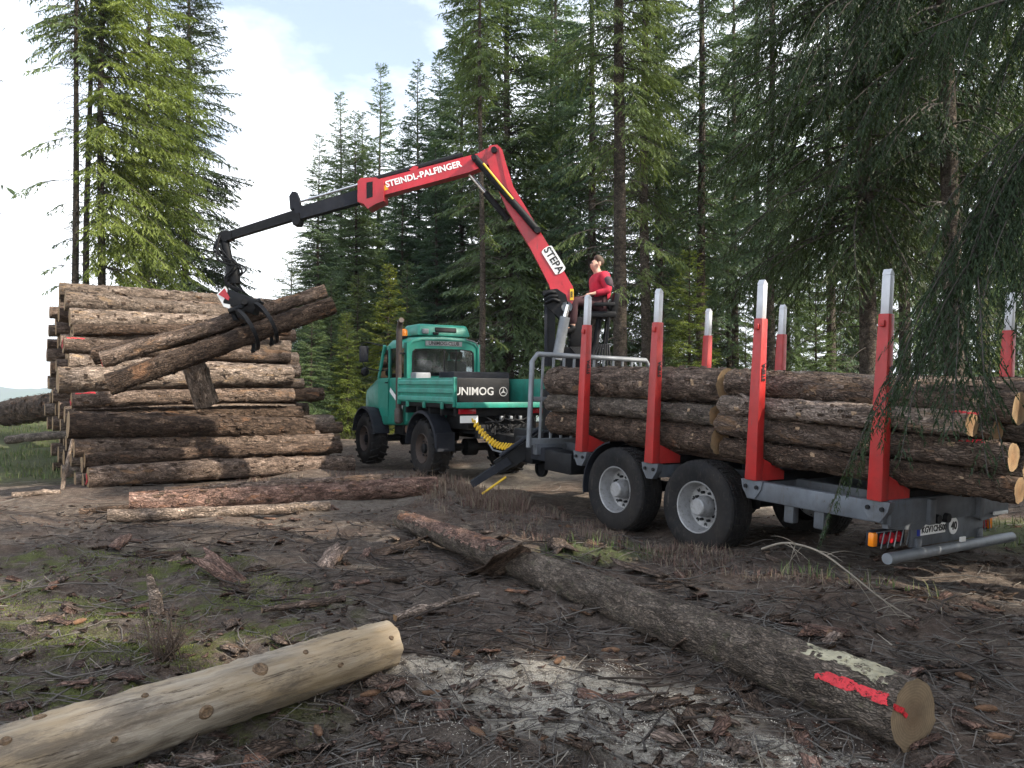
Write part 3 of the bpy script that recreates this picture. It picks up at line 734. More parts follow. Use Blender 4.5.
# ---- tall stack on the left: logs lie along U, the stack runs back along V
TH = R(34.6)
U = Vector((math.cos(TH), math.sin(TH), 0)); V = Vector((-math.sin(TH), math.cos(TH), 0)); PO = Vector((-7.47, 14.0, 0))
def pile_pt(q, z, dl=0.0): return PO + V * q + U * dl + Vector((0, 0, z))
front = [  # q, z, r, left stagger, length, bark, paint, label
    (0.00, .30, .185, .05, 4.95, 'bark', True, 'lowest front log of the tall stack, red paint on its left end'),
    (0.20, .60, .125, .02, 4.8, 'bark_dark', False, 'thin dark log resting on the lowest front log of the stack'),
    (0.46, .80, .155, -.12, 4.85, 'bark', False, 'third log up the front of the tall stack'),
    (0.62, 1.22, .235, -.2, 4.55, 'bark_dark', False, 'thick rough dark log, fourth up the front of the stack'),
    (1.12, 1.64, .15, -.1, 4.2, 'bark', True, 'log with long red paint streak halfway up the stack front'),
    (1.55, 2.03, .235, -.28, 4.5, 'bark_pale', False, 'thick pale log with split butt at mid height of the stack'),
    (2.05, 2.42, .14, -.05, 4.6, 'bark_pale', False, 'slim pale log lying on the thick split one'),
    (2.40, 2.75, .165, -.12, 4.6, 'bark', True, 'log behind the lifted bundle with red painted left end'),
    (2.85, 3.08, .12, .1, 4.5, 'bark_dark', False, 'thin short looking log in the upper stack'),
    (3.10, 3.36, .185, .06, 4.6, 'bark_pale', False, 'third log from the top of the tall stack'),
    (3.62, 3.76, .2, .02, 4.7, 'bark_pale', False, 'second log from the top, with orange patches of bare wood'),
    (4.35, 4.05, .165, -.02, 4.8, 'bark_pale', False, 'topmost long pale log of the tall stack'),
]
for i, (q, z, r, dl, L, bk, pt, lb) in enumerate(front):
    p0 = pile_pt(q, z, dl); p1 = pile_pt(q + .06 * math.sin(i * 3), z + .2 * math.sin(i * 1.7) * (.25 if i < 3 else 1), dl + L)
    make_log(p0, p1, r * 1.04, r * .94, lb, 100 + i, bk, 'cut', 22, .12, 'logs of the tall stack', 1.6, .018, paint=[(.02, .42, 5.1, 5.42)] if pt and i != 0 else None, endpaint=0 if pt else None, roll=math.pi)
proto_log('pile', 4.8, .17, 7, ['bark', 'bark_pale', 'bark_dark', 'bark'], 'cut')
pr = random.Random(3); taken = [(q, z, r) for (q, z, r, *_) in front]; k = 0
for row in range(13):
    z = .2 + row * .305
    qf = np.interp(z, [.2, 1.2, 2.0, 2.8, 3.5, 4.1], [.34, 1.0, 1.95, 2.75, 3.55, 4.6]); q = qf + (.17 if row % 2 else 0)
    qe = np.interp(z, [0, 2.6, 3.9], [6.2, 6.2, 5.6])
    while q < qe:
        r = pr.uniform(.13, .18); zz = z + pr.uniform(-.04, .04)
        if all((q - a) ** 2 + (zz - b) ** 2 > ((r + c) * .86) ** 2 for a, b, c in taken):
            taken.append((q, zz, r)); dl = pr.uniform(-.22, .4)
            p0 = pile_pt(q, zz, dl); p1 = pile_pt(q + pr.uniform(-.05, .05), zz + pr.uniform(-.06, .06), dl + pr.uniform(4.2, 5.0))
            put_proto('pile', k, p0, p1, r, 'log inside the tall stack showing mainly its sawn left end', 'logs inside the tall stack', k % 2 == 1); k += 1
        q += pr.uniform(.33, .4)
# filling pieces on the front slope
for (q, z, r, dl, L, lb, bk) in [(.92, .62, .17, .05, 4.3, 'log half hidden behind the third log of the stack front', 'bark_dark'), (1.28, 1.3, .17, -.05, 4.4, 'log half hidden behind the thick dark log of the stack', 'bark_dark'),
                         (1.95, 1.72, .16, .0, 5.1, 'log jutting out furthest right at mid height of the stack', 'bark_dark'), (2.62, 2.38, .15, .05, 4.7, 'grey log below the grapple, in the stack', 'bark'), (3.3, 2.95, .16, .1, 4.4, 'log under the third from the top of the stack', 'bark')]:
    make_log(pile_pt(q, z, dl), pile_pt(q, z + .05, dl + L), r, r * .92, lb, 140 + int(q * 10), bk, 'cut', 18, .16, 'logs of the tall stack', 1.2)
# odd pieces beside the stack
make_log(W(190, 355, 13.95), W(207, 404, 14.3), .19, .205, 'short pale butt piece leaning steeply against the stack front', 160, 'bark_pale', 'cut', 20, .08, knots=2)
a = pile_pt(.15, .55, -.28); make_log((a.x, a.y - .1, .12), (a.x + .12, a.y, .98), .035, .03, 'thin pole leaning on the left end of the stack', 161, 'bark_pale', 'cut', 10, .12, knots=1, name='pole', cat='pole')
make_log(W(8, 440, 17.0), W(72, 434, 16.2), .09, .08, 'thin mossy log sticking out left of the stack', 162, 'bark_moss', 'cut_old', 14, .16)
make_log(W(8, 413, 24.5), W(70, 404, 21.0), .38, .36, 'very thick dark log lying on the grass left of the stack', 163, 'bark_dark', 'cut_old', 22, .2)

# ---- bundle held by the grapple
HB = 'logs held by the grapple'
make_log(W(109, 385, 12.7), W(334, 305, 13.7), .178, .15, 'lower dark log held in the grapple', 170, 'bark_dark', 'cut', 24, .1, HB, 1.4)
make_log(W(102, 360, 13.0), W(326, 291, 13.95), .135, .115, 'upper slim log held in the grapple', 171, 'bark', 'cut', 22, .1, HB, 1.3, endpaint=0)
make_log(W(94, 356, 13.45), W(322, 311, 14.15), .15, .13, 'rear log held in the grapple, behind the other two', 172, 'bark_dark', 'cut', 20, .14, HB, 1.2)

# ---- logs on the ground
g0, g1 = (-3.15, 2.2), (-.785, 5.03)
zc = lambda p, r: (p[0], p[1], Hf(*p) + r)
peel, SP, LP = make_log(zc(g0, .16), zc(g1, .15), .172, .148, 'peeled pale log with branch knots in the left foreground', 180, 'peeled', 'cut', 36, .05, None, 1.1, .008, 5)
kr = random.Random(9)
for k in range(11):                               # cut branch knots
    x = LP * (.42 + .055 * k + kr.uniform(-.02, .02)); th = [2.2, 1.5, 2.9, 1.9, 3.2, 1.2, 2.4, 2.0, 3.0, 1.6, 2.6][k % 11] + kr.uniform(-.15, .15); x = min(x, LP - .06)
    p = SP(np.array([x]), np.array([th]))[0]; c = SP(np.array([x]), np.array([th + math.pi]))[0]; nrm = Vector(p - c).normalized(); rk = kr.choice([.011, .014, .018, .024, .028])
    b = MB(); pts = [Vector(p) - nrm * .012, Vector(p) + nrm * .004, Vector(p) + nrm * .007]; e = nrm.cross(Vector((1, 0, 0))).normalized()
    vs = [];
    for (off, q) in ((-.012, 1.7), (.003, 1.25), (.008, 1.0), (.005, .7), (.004, .01)):
        for j in range(12): t = j * math.pi / 6; vs.append(Vector(p) + nrm * off + (Vector((1, 0, 0)) * math.cos(t) * 1.25 + e * math.sin(t)) * rk * q)
    b.add(vs, [(i * 12 + j, i * 12 + (j + 1) % 12, (i + 1) * 12 + (j + 1) % 12, (i + 1) * 12 + j) for i in range(4) for j in range(12)])
    b.build('knot', MT['knot'], peel, True)
m0, m1 = (2.02, 4.05), (-1.44, 10.4)
long_, SL, LL = make_log(zc(m0, .165), zc(m1, .12), .178, .118, 'long bark covered trunk with red paint arrow on its sawn end', 181, 'bark_moss', 'cut_old', 40, .05, None, .9, .004, 14)
# pale axe face near its butt, red arrow, and bark flap
pm = pmat('fresh_axe_face', (.36, .325, .22), .7, 0, .4, 9, .6, (.3, .25, .12))
broken(pm, 26, .52, .62)
paint_patch(long_, SL, .01, .72, .9, 1.8, 5, .05, .002, 'axe_face', pm, .008)
paint_patch(long_, SL, .0, .48, .38, .74, 6, -.05, .006, res=.008)
b = MB(); b.box((-.006, .12, .06), (.003, .09, .03), (.45, 0, 0)); b.box((-.0065, .08, .03), (.003, .06, .022), (.7, 0, 0)); b.build('paint_mark', MT['red_paint'], long_)
paint_patch(long_, SL, 4.3, 7.1, .3, 2.9, 8, -.2, .006, 'bare_strip', MT['bark_pink'], .05)
gl = lambda px, d, r: ((px - 512) / 800 * d, d, Hf((px - 512) / 800 * d, d) + r)
make_log(gl(130, 11.7, .16), gl(436, 13.6, .14), .175, .15, 'log with dark sawn left end lying in front of the stack', 182, 'bark_pink', 'cut', 24, .1, None, 1.4)
gl = lambda px, d, r: ((px - 512) / 800 * d, d, Hf((px - 512) / 800 * d, d) + r)
make_log(gl(108, 10.6, .08), gl(330, 11.9, .07), .085, .075, 'thin pale pole lying in front of the stack', 183, 'bark_pale', 'cut', 16, .1, None, 1.2)
make_log(gl(165, 12.75, .12), gl(392, 14.3, .1), .13, .11, 'rear log of the loose ones lying in front of the stack', 189, 'bark', 'cut', 18, .1)
make_log(gl(80, 11.9, .04), gl(205, 12.6, .04), .05, .045, 'thin dark pole lying left in front of the stack', 190, 'bark_dark', 'cut', 10, .1, name='pole', cat='pole')
make_log(gl(300, 13.3, .09), gl(402, 13.9, .1), .11, .1, 'short reddish piece lying on the ground right of the stack', 184, 'bark_pink', 'cut', 16, .1)
make_log(W(588, 548, 9.1), W(636, 566, 8.6), .105, .09, 'short broken log piece near the trailer wheels', 185, 'bark', 'cut_old', 18, .06, None, 1.6)
make_log(W(262, 610, 6.35), W(345, 598, 6.75), .022, .03, 'bent bare stick lying on the dark soil', 186, 'bark', 'cut_old', 10, .08, knots=2, name='stick', cat='stick')
make_log(W(395, 618, 6.15), W(478, 594, 6.7), .03, .022, 'split pale branch leaning out beside the peeled log', 187, 'bark_pale', 'cut', 10, .08, knots=2, name='stick', cat='stick')
make_log(W(12, 495, 13.2), W(60, 492, 13.5), .05, .045, 'thin stick lying in the grass at the left edge', 188, 'bark_pale', 'cut', 10, .12, name='stick', cat='stick')

# ---- trailer load
TRM = Matrix.Translation((3.37, 7.39, .808)) @ Matrix.Rotation(TH, 4, 'Z') @ Matrix.Rotation(R(2.76), 4, 'X') @ Matrix.Rotation(R(1.0), 4, 'Y')
KS = pmat('knot_scar', (.34, .23, .14), .8, 0, .4, 30, .5)
load = [ # (x,y,z) front -> (x,y,z) rear, r, label
    ((.36, 5.36, .90), (.36, 2.12, .96), .215, 'thick top log of the front row on the trailer, big sawn end face', 'bark'),
    ((.27, 5.34, .58), (.24, 2.16, .60), .128, 'smooth grey middle log of the front row with pale knot scars', 'bark_moss'),
    ((.30, 5.30, .29), (.26, 2.10, .32), .165, 'rough lower log of the front row on the trailer', 'bark_dark'),
    ((.33, 2.02, 1.0), (.50, -.95, .88), .155, 'top log of the rear row, its end overhanging furthest', 'bark'),
    ((.25, 2.06, .735), (.16, -.72, .73), .112, 'second log of the rear row, red paint on its end', 'bark_pale'),
    ((.24, 2.08, .52), (.36, -.98, .47), .128, 'third log of the rear row with red streak on its end', 'bark'),
    ((.24, 2.00, .25), (.34, -1.05, .2), .115, 'lowest near log of the rear row on the trailer', 'bark_dark'),
    ((.46, 2.0, .60), (.46, -.8, .68), .1, 'slim log tucked behind the rear row near side', 'bark'),
    ((.52, 2.0, .28), (.62, -1.0, .36), .12, 'pale ended log low in the rear row', 'bark_pale'),
]
for i, (p, q, r, lb, bk) in enumerate(load):
    lo_, ls_, ll_ = make_log(p, q, r, r * .95, lb, 200 + i, bk, 'cut', 26, .07, 'logs on the trailer', 1.4, knots=7, parent_matrix=TRM, paint=[(2.62, 2.86, 1.95, 2.2)] if i in (4, 5) else None)
    knot_scars(lo_, ls_, ll_, 4, 230 + i, 3.0, KS)
proto_log('load', 3.05, .15, 6, ['bark', 'bark_pale', 'bark_dark', 'bark_moss'], 'cut')
lr = random.Random(8); tk = [(p[0], p[2], r) for p, q, r, *_ in load[:3]]; tk2 = [((p[0] + q[0]) / 2, (p[2] + q[2]) / 2, r) for p, q, r, *_ in load[3:]]; k = 0
for rowid, (ya, yb, tkn) in enumerate(((5.3, 2.15, tk), (2.0, -1.0, tk2))):
    for row in range(4):
        x = .62 + (.15 if row % 2 else 0)
        while x < 2.2:
            r = lr.uniform(.115, .16); z = .19 + row * .265 + lr.uniform(-.02, .02)
            if all((x - a) ** 2 + (z - b) ** 2 > ((r + c) * .9) ** 2 for a, b, c in tkn):
                tkn.append((x, z, r)); e = lr.uniform(-.2, .12)
                put_proto('load', k, TRM @ Vector((x, ya + lr.uniform(-.1, .05), z)), TRM @ Vector((x, yb + e, z + lr.uniform(-.03, .03))), r, 'log in the middle of the trailer load behind the near logs', 'logs inside the trailer load', k % 2 == 0); k += 1
            x += lr.uniform(.27, .33)
# ------------------------------------------------------------------ machine materials
G_ = (.013, .225, .165)
MT['green'] = pmat('teal_green_paint', G_, .38, 0, .08, 2, .25, (.05, .06, .045), spec=.5, wear=.35, wearcol=(.06, .16, .13))
MT['green2'] = pmat('bed_board_paint', (.016, .245, .18), .45, 0, .18, 4, .4, (.07, .09, .06), wear=.5, wearcol=(.2, .32, .27))
MT['pale_green'] = pmat('rib_glint_wear_paint', (.06, .32, .25), .45, 0, .2, 5, .5, (.2, .36, .3), wear=.5, wearcol=(.3, .42, .37))  # pale teal: glints and wear on the ribs put into the colour
MT['black'] = pmat('black_painted_steel', (.011, .0115, .013), .5, 0, .3, 5, .3, (.045, .04, .034), spec=.18)
MT['plastic'] = pmat('black_plastic', (.018, .02, .026), .6, 0, .2, 6, .3, (.06, .053, .045), spec=.2)
MT['rubber'] = pmat('tyre_rubber', (.012, .012, .013), .75, 0, .3, 6, .4, (.06, .053, .045), .3, 40, spec=.2, wear=.55, wearcol=(.1, .085, .068))
MT['grey'] = pmat('grey_galvanised', (.13, .145, .165), .55, .35, .25, 3, .5, (.09, .085, .08), wear=.6, wearcol=(.1, .07, .05))
MT['lgrey'] = pmat('light_grey_steel', (.2, .215, .23), .5, .3, .15, 4, .3, (.12, .11, .1))
MT['rim'] = pmat('silver_rim', (.36, .36, .36), .5, .4, .15, 7, .6, (.16, .14, .12), wear=.6, wearcol=(.1, .07, .05))
MT['red'] = pmat('red_crane_paint', (.5, .014, .028), .35, 0, .08, 2.5, .25, (.18, .02, .02), wear=.55, wearcol=(.12, .05, .045))
MT['stake_red'] = pmat('red_stake_paint', (.46, .024, .022), .42, 0, .12, 4, .3, (.2, .03, .02), wear=.6, wearcol=(.16, .07, .06))
MT['alu'] = pmat('aluminium_stake', (.58, .59, .61), .42, .25, .06, 5, .2, (.35, .35, .35))
MT['chrome'] = pmat('chromed_rod', (.75, .75, .76), .18, .9, .05, 5, .1)
MT['white'] = pmat('white_print', (.8, .8, .78), .5, 0, .04, 5, .1, (.5, .5, .48))
MT['dimwhite'] = pmat('faded_white_print', (.4, .4, .4), .6, 0, .15, 9, .4, (.2, .2, .2))
MT['black_print'] = pmat('black_print', (.015, .015, .015), .5, 0, .1, 5, 0)
MT['yellow'] = pmat('yellow_plastic', (.72, .45, .02), .45, 0, .1, 5, .2)
MT['orange'] = pmat('orange_lens', (.85, .24, .01), .25, 0, .1, 5, 0)
MT['redlens'] = pmat('red_lens', (.35, .01, .02), .22, 0, .1, 5, .2)
MT['blue'] = pmat('blue_print', (.02, .04, .3), .5, 0, .1, 5, 0)
MT['hub'] = pmat('rusty_dark_hub', (.07, .05, .04), .7, .2, .3, 8, .4)
MT['exh'] = pmat('rusty_exhaust', (.075, .062, .055), .6, .4, .3, 9, .5, (.17, .09, .05))
MT['rust'] = pmat('rusty_tank', (.16, .09, .06), .8, 0, .3, 9, .4)
MT['seat'] = pmat('seat_fabric', (.05, .05, .055), .85, 0, .2, 9, .1)
def glass():
    m = bpy.data.materials.new('window_glass'); t = ntree(m); tr = t.nodes.new('ShaderNodeBsdfTransparent'); tr.inputs[0].default_value = (.62, .68, .68, 1)
    gl = t.nodes.new('ShaderNodeBsdfGlossy'); gl.inputs['Roughness'].default_value = .06; fr = t.nodes.new('ShaderNodeFresnel'); fr.inputs[0].default_value = 1.6
    ms = t.nodes.new('ShaderNodeMixShader'); o = t.nodes.new('ShaderNodeOutputMaterial')
    t.links.new(math_(t, 'MULTIPLY_ADD', fr.outputs[0], 1.0, True), ms.inputs[0]); ms.inputs[0].links[0].from_node.inputs[2].default_value = .12
    t.links.new(tr.outputs[0], ms.inputs[1]); t.links.new(gl.outputs[0], ms.inputs[2]); t.links.new(ms.outputs[0], o.inputs[0]); return m
MT['glass'] = glass()

def bx(name, mat, parent, c, size, bev=.01, rot=None, label=None): return MB().box(c, size, rot, None, bev).build(name, MT[mat], parent, 30 if bev else False, label)
def rod(name, mat, parent, pts, r, n=10):
    if len(pts) > 2 and not hasattr(r, '__len__'): pts = spline(pts)
    return MB().tube(pts, r, n).build(name, MT[mat], parent, True)

def arc(c, r, a0, a1, n, plane='YZ'):
    return [(c[0], c[1] + r * math.cos(a), c[2] + r * math.sin(a)) for a in [a0 + (a1 - a0) * i / n for i in range(n + 1)]]

# ------------------------------------------------------------------ truck
TKM = Matrix.Translation((-.848, 16.04, .15)) @ Matrix.Rotation(R(30.5), 4, 'Z') @ Matrix.Rotation(R(.8), 4, 'X')
TK = thing('truck', 'teal green four wheel drive flatbed truck coupled to the log trailer', 'truck', TKM)
WB, TR = 3.2, .565
def truck_wheel(x, y, out):
    s = out
    t = MB(); pr = [(.17, .29), (.19, .33), (.205, .40), (.2, .5), (.165, .545), (.0, .552), (-.165, .545), (-.2, .5), (-.205, .40), (-.19, .33), (-.17, .29)]
    t.lathe(pr, axis='X', n=40)
    for k in range(18):                               # chevron lugs
        for sd in (-1, 1):
            a = 2 * math.pi * (k + (.5 if sd > 0 else 0)) / 18; vs = []
            for (u_, da) in ((.01, .0), (.11, .09), (.21, .16)):
                for rr_, dw in ((.54, -.05), (.583 if u_ < .2 else .56, -.045), (.583 if u_ < .2 else .56, .045), (.54, .05)):
                    q = a + da + dw; vs.append((sd * u_, rr_ * math.cos(q), rr_ * math.sin(q)))
            fs = [(i * 4 + j, i * 4 + j + 1, (i + 1) * 4 + j + 1, (i + 1) * 4 + j) for i in range(2) for j in range(3)] + [(0, 3, 2, 1), (8, 9, 10, 11)]
            t.add(vs, fs)
    w_ = t.build('wheel', MT['rubber'], TK, 40); w_.location = (x, y, TR)
    rm = MB(); rm.lathe([(s * .17, .3), (s * .185, .285), (s * .1, .265), (s * .06, .24), (s * .08, .17), (s * .10, .12), (s * .1, .0001)], axis='X', n=28); rm.build('rim', MT['hub'], w_, 40)
    h = MB(); h.lathe([(s * .09, .1), (s * .15, .095), (s * .17, .06), (s * .17, .0001)], axis='X', n=18)
    for k in range(6): a = k * math.pi / 3; h.tube([(s * .09, .15 * math.cos(a), .15 * math.sin(a)), (s * .125, .15 * math.cos(a), .15 * math.sin(a))], .02, 6)
    h.build('hub', MT['black'], w_, 40)
for y in (0, WB):
    for s in (-1, 1): truck_wheel(s * .87, y, s)
    rod('axle', 'black', TK, [(-.75, y, TR), (.75, y, TR)], .08, 10); MB().lathe([(-.2, .02), (-.12, .17), (.12, .17), (.2, .02)], (0, y, TR), 'X', 16).build('axle_differential', MT['black'], TK, 40)
for s in (-1, 1):
    bx('chassis_rail', 'black', TK, (s * .38, 1.3, .98), (.09, 5.3, .2), .01)
    for y, a0, a1 in ((0, .05, 3.09), (WB, .2, 2.95)):          # wide wheel arches
        b = MB(); n = 14; pts = []
        for (ro, dx_) in ((.69, -.17), (.72, .2), (.67, .215), (.655, -.17)):
            pts.append([(s * (.88 + dx_), y + ro * math.cos(a0 + (a1 - a0) * i / n) * 1.03, TR + .02 + ro * math.sin(a0 + (a1 - a0) * i / n)) for i in range(n + 1)])
        vs = [p for q in pts for p in q]; m = n + 1
        fs = [(a * m + i, a * m + i + 1, ((a + 1) % 4) * m + i + 1, ((a + 1) % 4) * m + i) for a in range(4) for i in range(n)] + [(0, m, 2 * m, 3 * m), (n, 2 * m - 1 + 0, 3 * m - 1, 4 * m - 1)]
        b.add(vs, fs)
        if y == 0: b.box((s * .9, -.74, .73), (.38, .03, .34))
        b.build('mudguard', MT['plastic'], TK, 40)
# load bed
BZ = 1.44
bx('bed_floor', 'black', TK, (0, -.2, BZ - .02), (2.1, 2.62, .09), .01)
bx('bed_edge', 'green2', TK, (0, -1.53, BZ), (2.14, .05, .1), .01)
for k in range(5): bx('bed_bearer', 'black', TK, (0, -1.3 + k * .55, BZ - .14), (2.0, .08, .14), .01)
for s in (-1, 1):
    p = bx('side_board', 'green2', TK, (s * 1.07, -.2, BZ + .255), (.03, 2.6, .47), .008)
    for k in range(3):
        MB().prism([(s * 1.086, -1.48, BZ + .04 + k * .155), (s * 1.086, -1.48, BZ + .145 + k * .155), (s * 1.112, -1.47, BZ + .12 + k * .155), (s * 1.112, -1.47, BZ + .06 + k * .155)], (0, 2.54, 0)).build('rib', MT['pale_green'], p)
    for y in (-1.47, 1.08): bx('corner_post', 'green2', TK, (s * 1.075, y, BZ + .23), (.07, .06, .54), .012)
    for y in (-1.0, -.2, .6): bx('hinge', 'green2', p, (s * 1.1, y, BZ - .02), (.04, .09, .12), .01)
bx('front_board', 'green2', TK, (0, 1.1, BZ + .255), (2.06, .03, .47), .008)
bxx = bx('toolbox', 'black', TK, (-.4, -.95, BZ + .25), (1.27, .4, .48), .012, None, 'black box with white lettering standing on the truck bed')
text('lettering', 'UNIMOG', .205, MT['dimwhite'], bxx, Matrix.Translation((-.52, -1.154, BZ + .24)) @ Matrix.Rotation(R(90), 4, 'X'), .003)
e = MB(); e.lathe([(-.002, .075), (-.006, .075), (-.006, .088), (-.002, .088)], (.1, -1.152, BZ + .24), 'Y', 28)
for k in range(3):
    a = R(90 + 120 * k); e.prism([(.1 + .078 * math.cos(a), -1.156, BZ + .24 + .078 * math.sin(a)), (.1 + .017 * math.cos(a + 1.05), -1.156, BZ + .24 + .017 * math.sin(a + 1.05)), (.1, -1.156, BZ + .24), (.1 + .017 * math.cos(a - 1.05), -1.156, BZ + .24 + .017 * math.sin(a - 1.05))], (0, -.004, 0))
e.build('emblem', MT['dimwhite'], bxx)
bx('bed_load', 'plastic', TK, (.35, .5, BZ + .33), (1.3, .7, .6), .03); bx('canister', 'lgrey', TK, (-.75, .75, BZ + .33), (.34, .3, .56), .03)
# cab
CW = .86
lo = MB()
prof = [(1.22, 1.02), (1.2, 1.96), (2.86, 1.94), (3.05, 1.9), (3.9, 1.68), (4.0, 1.55), (4.02, 1.02), (3.75, .95), (3.55, 1.25), (2.75, 1.25), (2.55, .9), (1.3, .95)]
bm = bmesh.new(); va = [bm.verts.new((-CW, y, z)) for y, z in prof]; vb = [bm.verts.new((CW, y, z)) for y, z in prof]; n = len(prof)
bm.faces.new(va[::-1]); bm.faces.new(vb)
for i in range(n): bm.faces.new((va[i], va[(i + 1) % n], vb[(i + 1) % n], vb[i]))
for v in bm.verts:
    if v.co.y > 2.9: v.co.x *= 1 - .14 * (v.co.y - 2.9)
bmesh.ops.recalc_face_normals(bm, faces=bm.faces)
bmesh.ops.bevel(bm, geom=bm.edges[:], offset=.045, segments=3, affect='EDGES', profile=.5)
me = bpy.data.meshes.new('cab_body'); bm.to_mesh(me); bm.free(); me.polygons.foreach_set('use_smooth', [True] * len(me.polygons)); me.set_sharp_from_angle(angle=R(30)); me.materials.append(MT['green']); link('cab_body', me, TK)
# rear wall of the cab: frame round the window, curved roof line
CT = .80
def xz(x, z): return (x * (CW - (CW - CT) * (z - 1.95) / .8), 1.235, z)
outer = [(-CW, 1.93), (-CW, 2.45), (-CW * .97, 2.62), (-CW * .85, 2.74), (-CW * .6, 2.79), (0, 2.81), (CW * .6, 2.79), (CW * .85, 2.74), (CW * .97, 2.62), (CW, 2.45), (CW, 1.93)]
inner = [(-.73, 1.99), (-.73, 2.4), (-.72, 2.5), (-.66, 2.55), (-.45, 2.565), (0, 2.57), (.45, 2.565), (.66, 2.55), (.72, 2.5), (.73, 2.4), (.73, 1.99)]
for nm, yy, mt in (('rear_wall', 1.24, 'green'),):
    b = MB(); m = len(outer); vs = [(x, yy, z) for x, z in outer] + [(x, yy, z) for x, z in inner] + [(x, yy + .05, z) for x, z in outer] + [(x, yy + .05, z) for x, z in inner]
    fs = []
    for i in range(m):
        j = (i + 1) % m
        fs += [(i, j, m + j, m + i), (2 * m + i, 3 * m + i, 3 * m + j, 2 * m + j), (i, 2 * m + i, 2 * m + j, j), (m + i, m + j, 3 * m + j, 3 * m + i)]
    b.add(vs, fs); b.build(nm, MT['green'], TK)
b = MB(); sc_ = .965; m = len(inner); i2 = [(x * .955, 2.275 + (z - 2.275) * .94) for x, z in inner]
vs = [(x, 1.228, z) for x, z in inner] + [(x, 1.228, z) for x, z in i2] + [(x, 1.25, z) for x, z in inner] + [(x, 1.25, z) for x, z in i2]
fs = []
for i in range(m):
    j = (i + 1) % m; fs += [(i, j, m + j, m + i), (i, 2 * m + i, 2 * m + j, j), (m + i, m + j, 3 * m + j, 3 * m + i)]
rw = b.add(vs, fs).build('rear_window', MT['black'], TK)
b = MB(); b.add([(x, 1.245, z) for x, z in i2], [tuple(range(m))]); b.build('pane', MT['glass'], rw)
for x, w_ in ((.02, .03), (.3, .03)): bx('window_bar', 'black', rw, (x, 1.25, 2.27), (w_, .02, .55), .004)
# roof: lofted arch
b = MB(); secs = []
rp = [(-CW * .985, 2.60), (-CW * .97, 2.64), (-CW * .85, 2.755), (-CW * .6, 2.808), (0, 2.828), (CW * .6, 2.808), (CW * .85, 2.755), (CW * .97, 2.64), (CW * .985, 2.60)]
for y, dz, k in ((1.215, -.03, .985), (1.24, 0, 1), (1.8, .025, 1), (2.3, .015, 1), (2.5, -.03, .97), (2.58, -.1, .94)): secs.append([(x * k, y, z + dz) for x, z in rp])
q = len(rp); vs = [p for s_ in secs for p in s_] + [(x, y, z - .04) for s_ in secs for (x, y, z) in s_]; o_ = len(secs) * q; fs = []
for i in range(len(secs) - 1):
    for j in range(q - 1):
        fs.append((i * q + j, i * q + j + 1, (i + 1) * q + j + 1, (i + 1) * q + j)); fs.append((o_ + i * q + j, o_ + (i + 1) * q + j, o_ + (i + 1) * q + j + 1, o_ + i * q + j + 1))
    for j in (0, q - 1): fs.append((i * q + j, (i + 1) * q + j, o_ + (i + 1) * q + j, o_ + i * q + j))
for i in (0, len(secs) - 1):
    for j in range(q - 1): fs.append((i * q + j, i * q + j + 1, o_ + i * q + j + 1, o_ + i * q + j))
roof = b.add(vs, fs).build('roof', MT['green'], TK, 40)
rod('roof_edge', 'lgrey', roof, [(x * 1.0, 1.205, z - .02) for x, z in rp[5:]] + [(CW, 1.205, 2.3)], .012, 6)
text('sign_lettering', 'UNIMOG-CLUB', .105, MT['black_print'], bx('name_sign', 'lgrey', TK, (0.0, 1.232, 2.68), (.86, .012, .1), 0), Matrix.Translation((0, 1.224, 2.68)) @ Matrix.Rotation(R(90), 4, 'X'), .002)
for s in (-1, 1):
    for (ya, za, yb, zb, w_) in ((1.28, 1.93, 1.28, 2.68, .16), (2.86, 1.93, 2.52, 2.66, .08), (2.2, 1.93, 2.2, 2.64, .06)):
        MB().beam((s * (CW - .03), ya, za), (s * (CT + .03), yb, zb), w_, w_, .06, (1, 0, 0)).build('pillar', MT['green'], TK)
    d = MB().prism([(s * (CW + .004), 2.2, 1.1), (s * (CW + .004), 2.2, 1.93), (s * (CW + .004), 2.82, 1.93), (s * (CW + .004), 2.78, 1.3), (s * (CW + .004), 2.6, 1.1)], (s * .012, 0, 0)).build('door', MT['green'], TK)
    bx('handle', 'black', d, (s * (CW + .025), 2.28, 1.84), (.025, .14, .03), .008)
    MB().add([(s * (CW - .02), 2.22, 1.95), (s * (CW - .02), 2.82, 1.95), (s * (CT + .035), 2.53, 2.62), (s * (CT + .035), 2.22, 2.62)], [(0, 1, 2, 3)]).build('side_window', MT['glass'], TK)
    MB().add([(s * (CW - .02), 1.34, 1.95), (s * (CW - .02), 2.18, 1.95), (s * (CT + .035), 2.18, 2.62), (s * (CT + .035), 1.34, 2.62)], [(0, 1, 2, 3)]).build('side_window', MT['glass'], TK)
    mr = rod('mirror_arm', 'black', TK, [(s * .84, 2.75, 2.1), (s * 1.16, 2.92, 2.22), (s * 1.2, 2.95, 2.72), (s * .82, 2.6, 2.66)], .014, 6)
    bx('mirror', 'plastic', mr, (s * 1.17, 2.93, 2.48), (.2, .07, .36), .03); MB().lathe([(-.05, .02), (-.03, .08), (.03, .1), (.03, .0001)], (s * 1.13, 2.93, 2.08), 'Y', 16).build('round_mirror', MT['black'], mr, 40)
MB().add([(-CW * .94, 2.87, 1.95), (CW * .94, 2.87, 1.95), (CT * .96, 2.57, 2.62), (-CT * .96, 2.57, 2.62)], [(0, 1, 2, 3)]).build('windscreen', MT['glass'], TK)
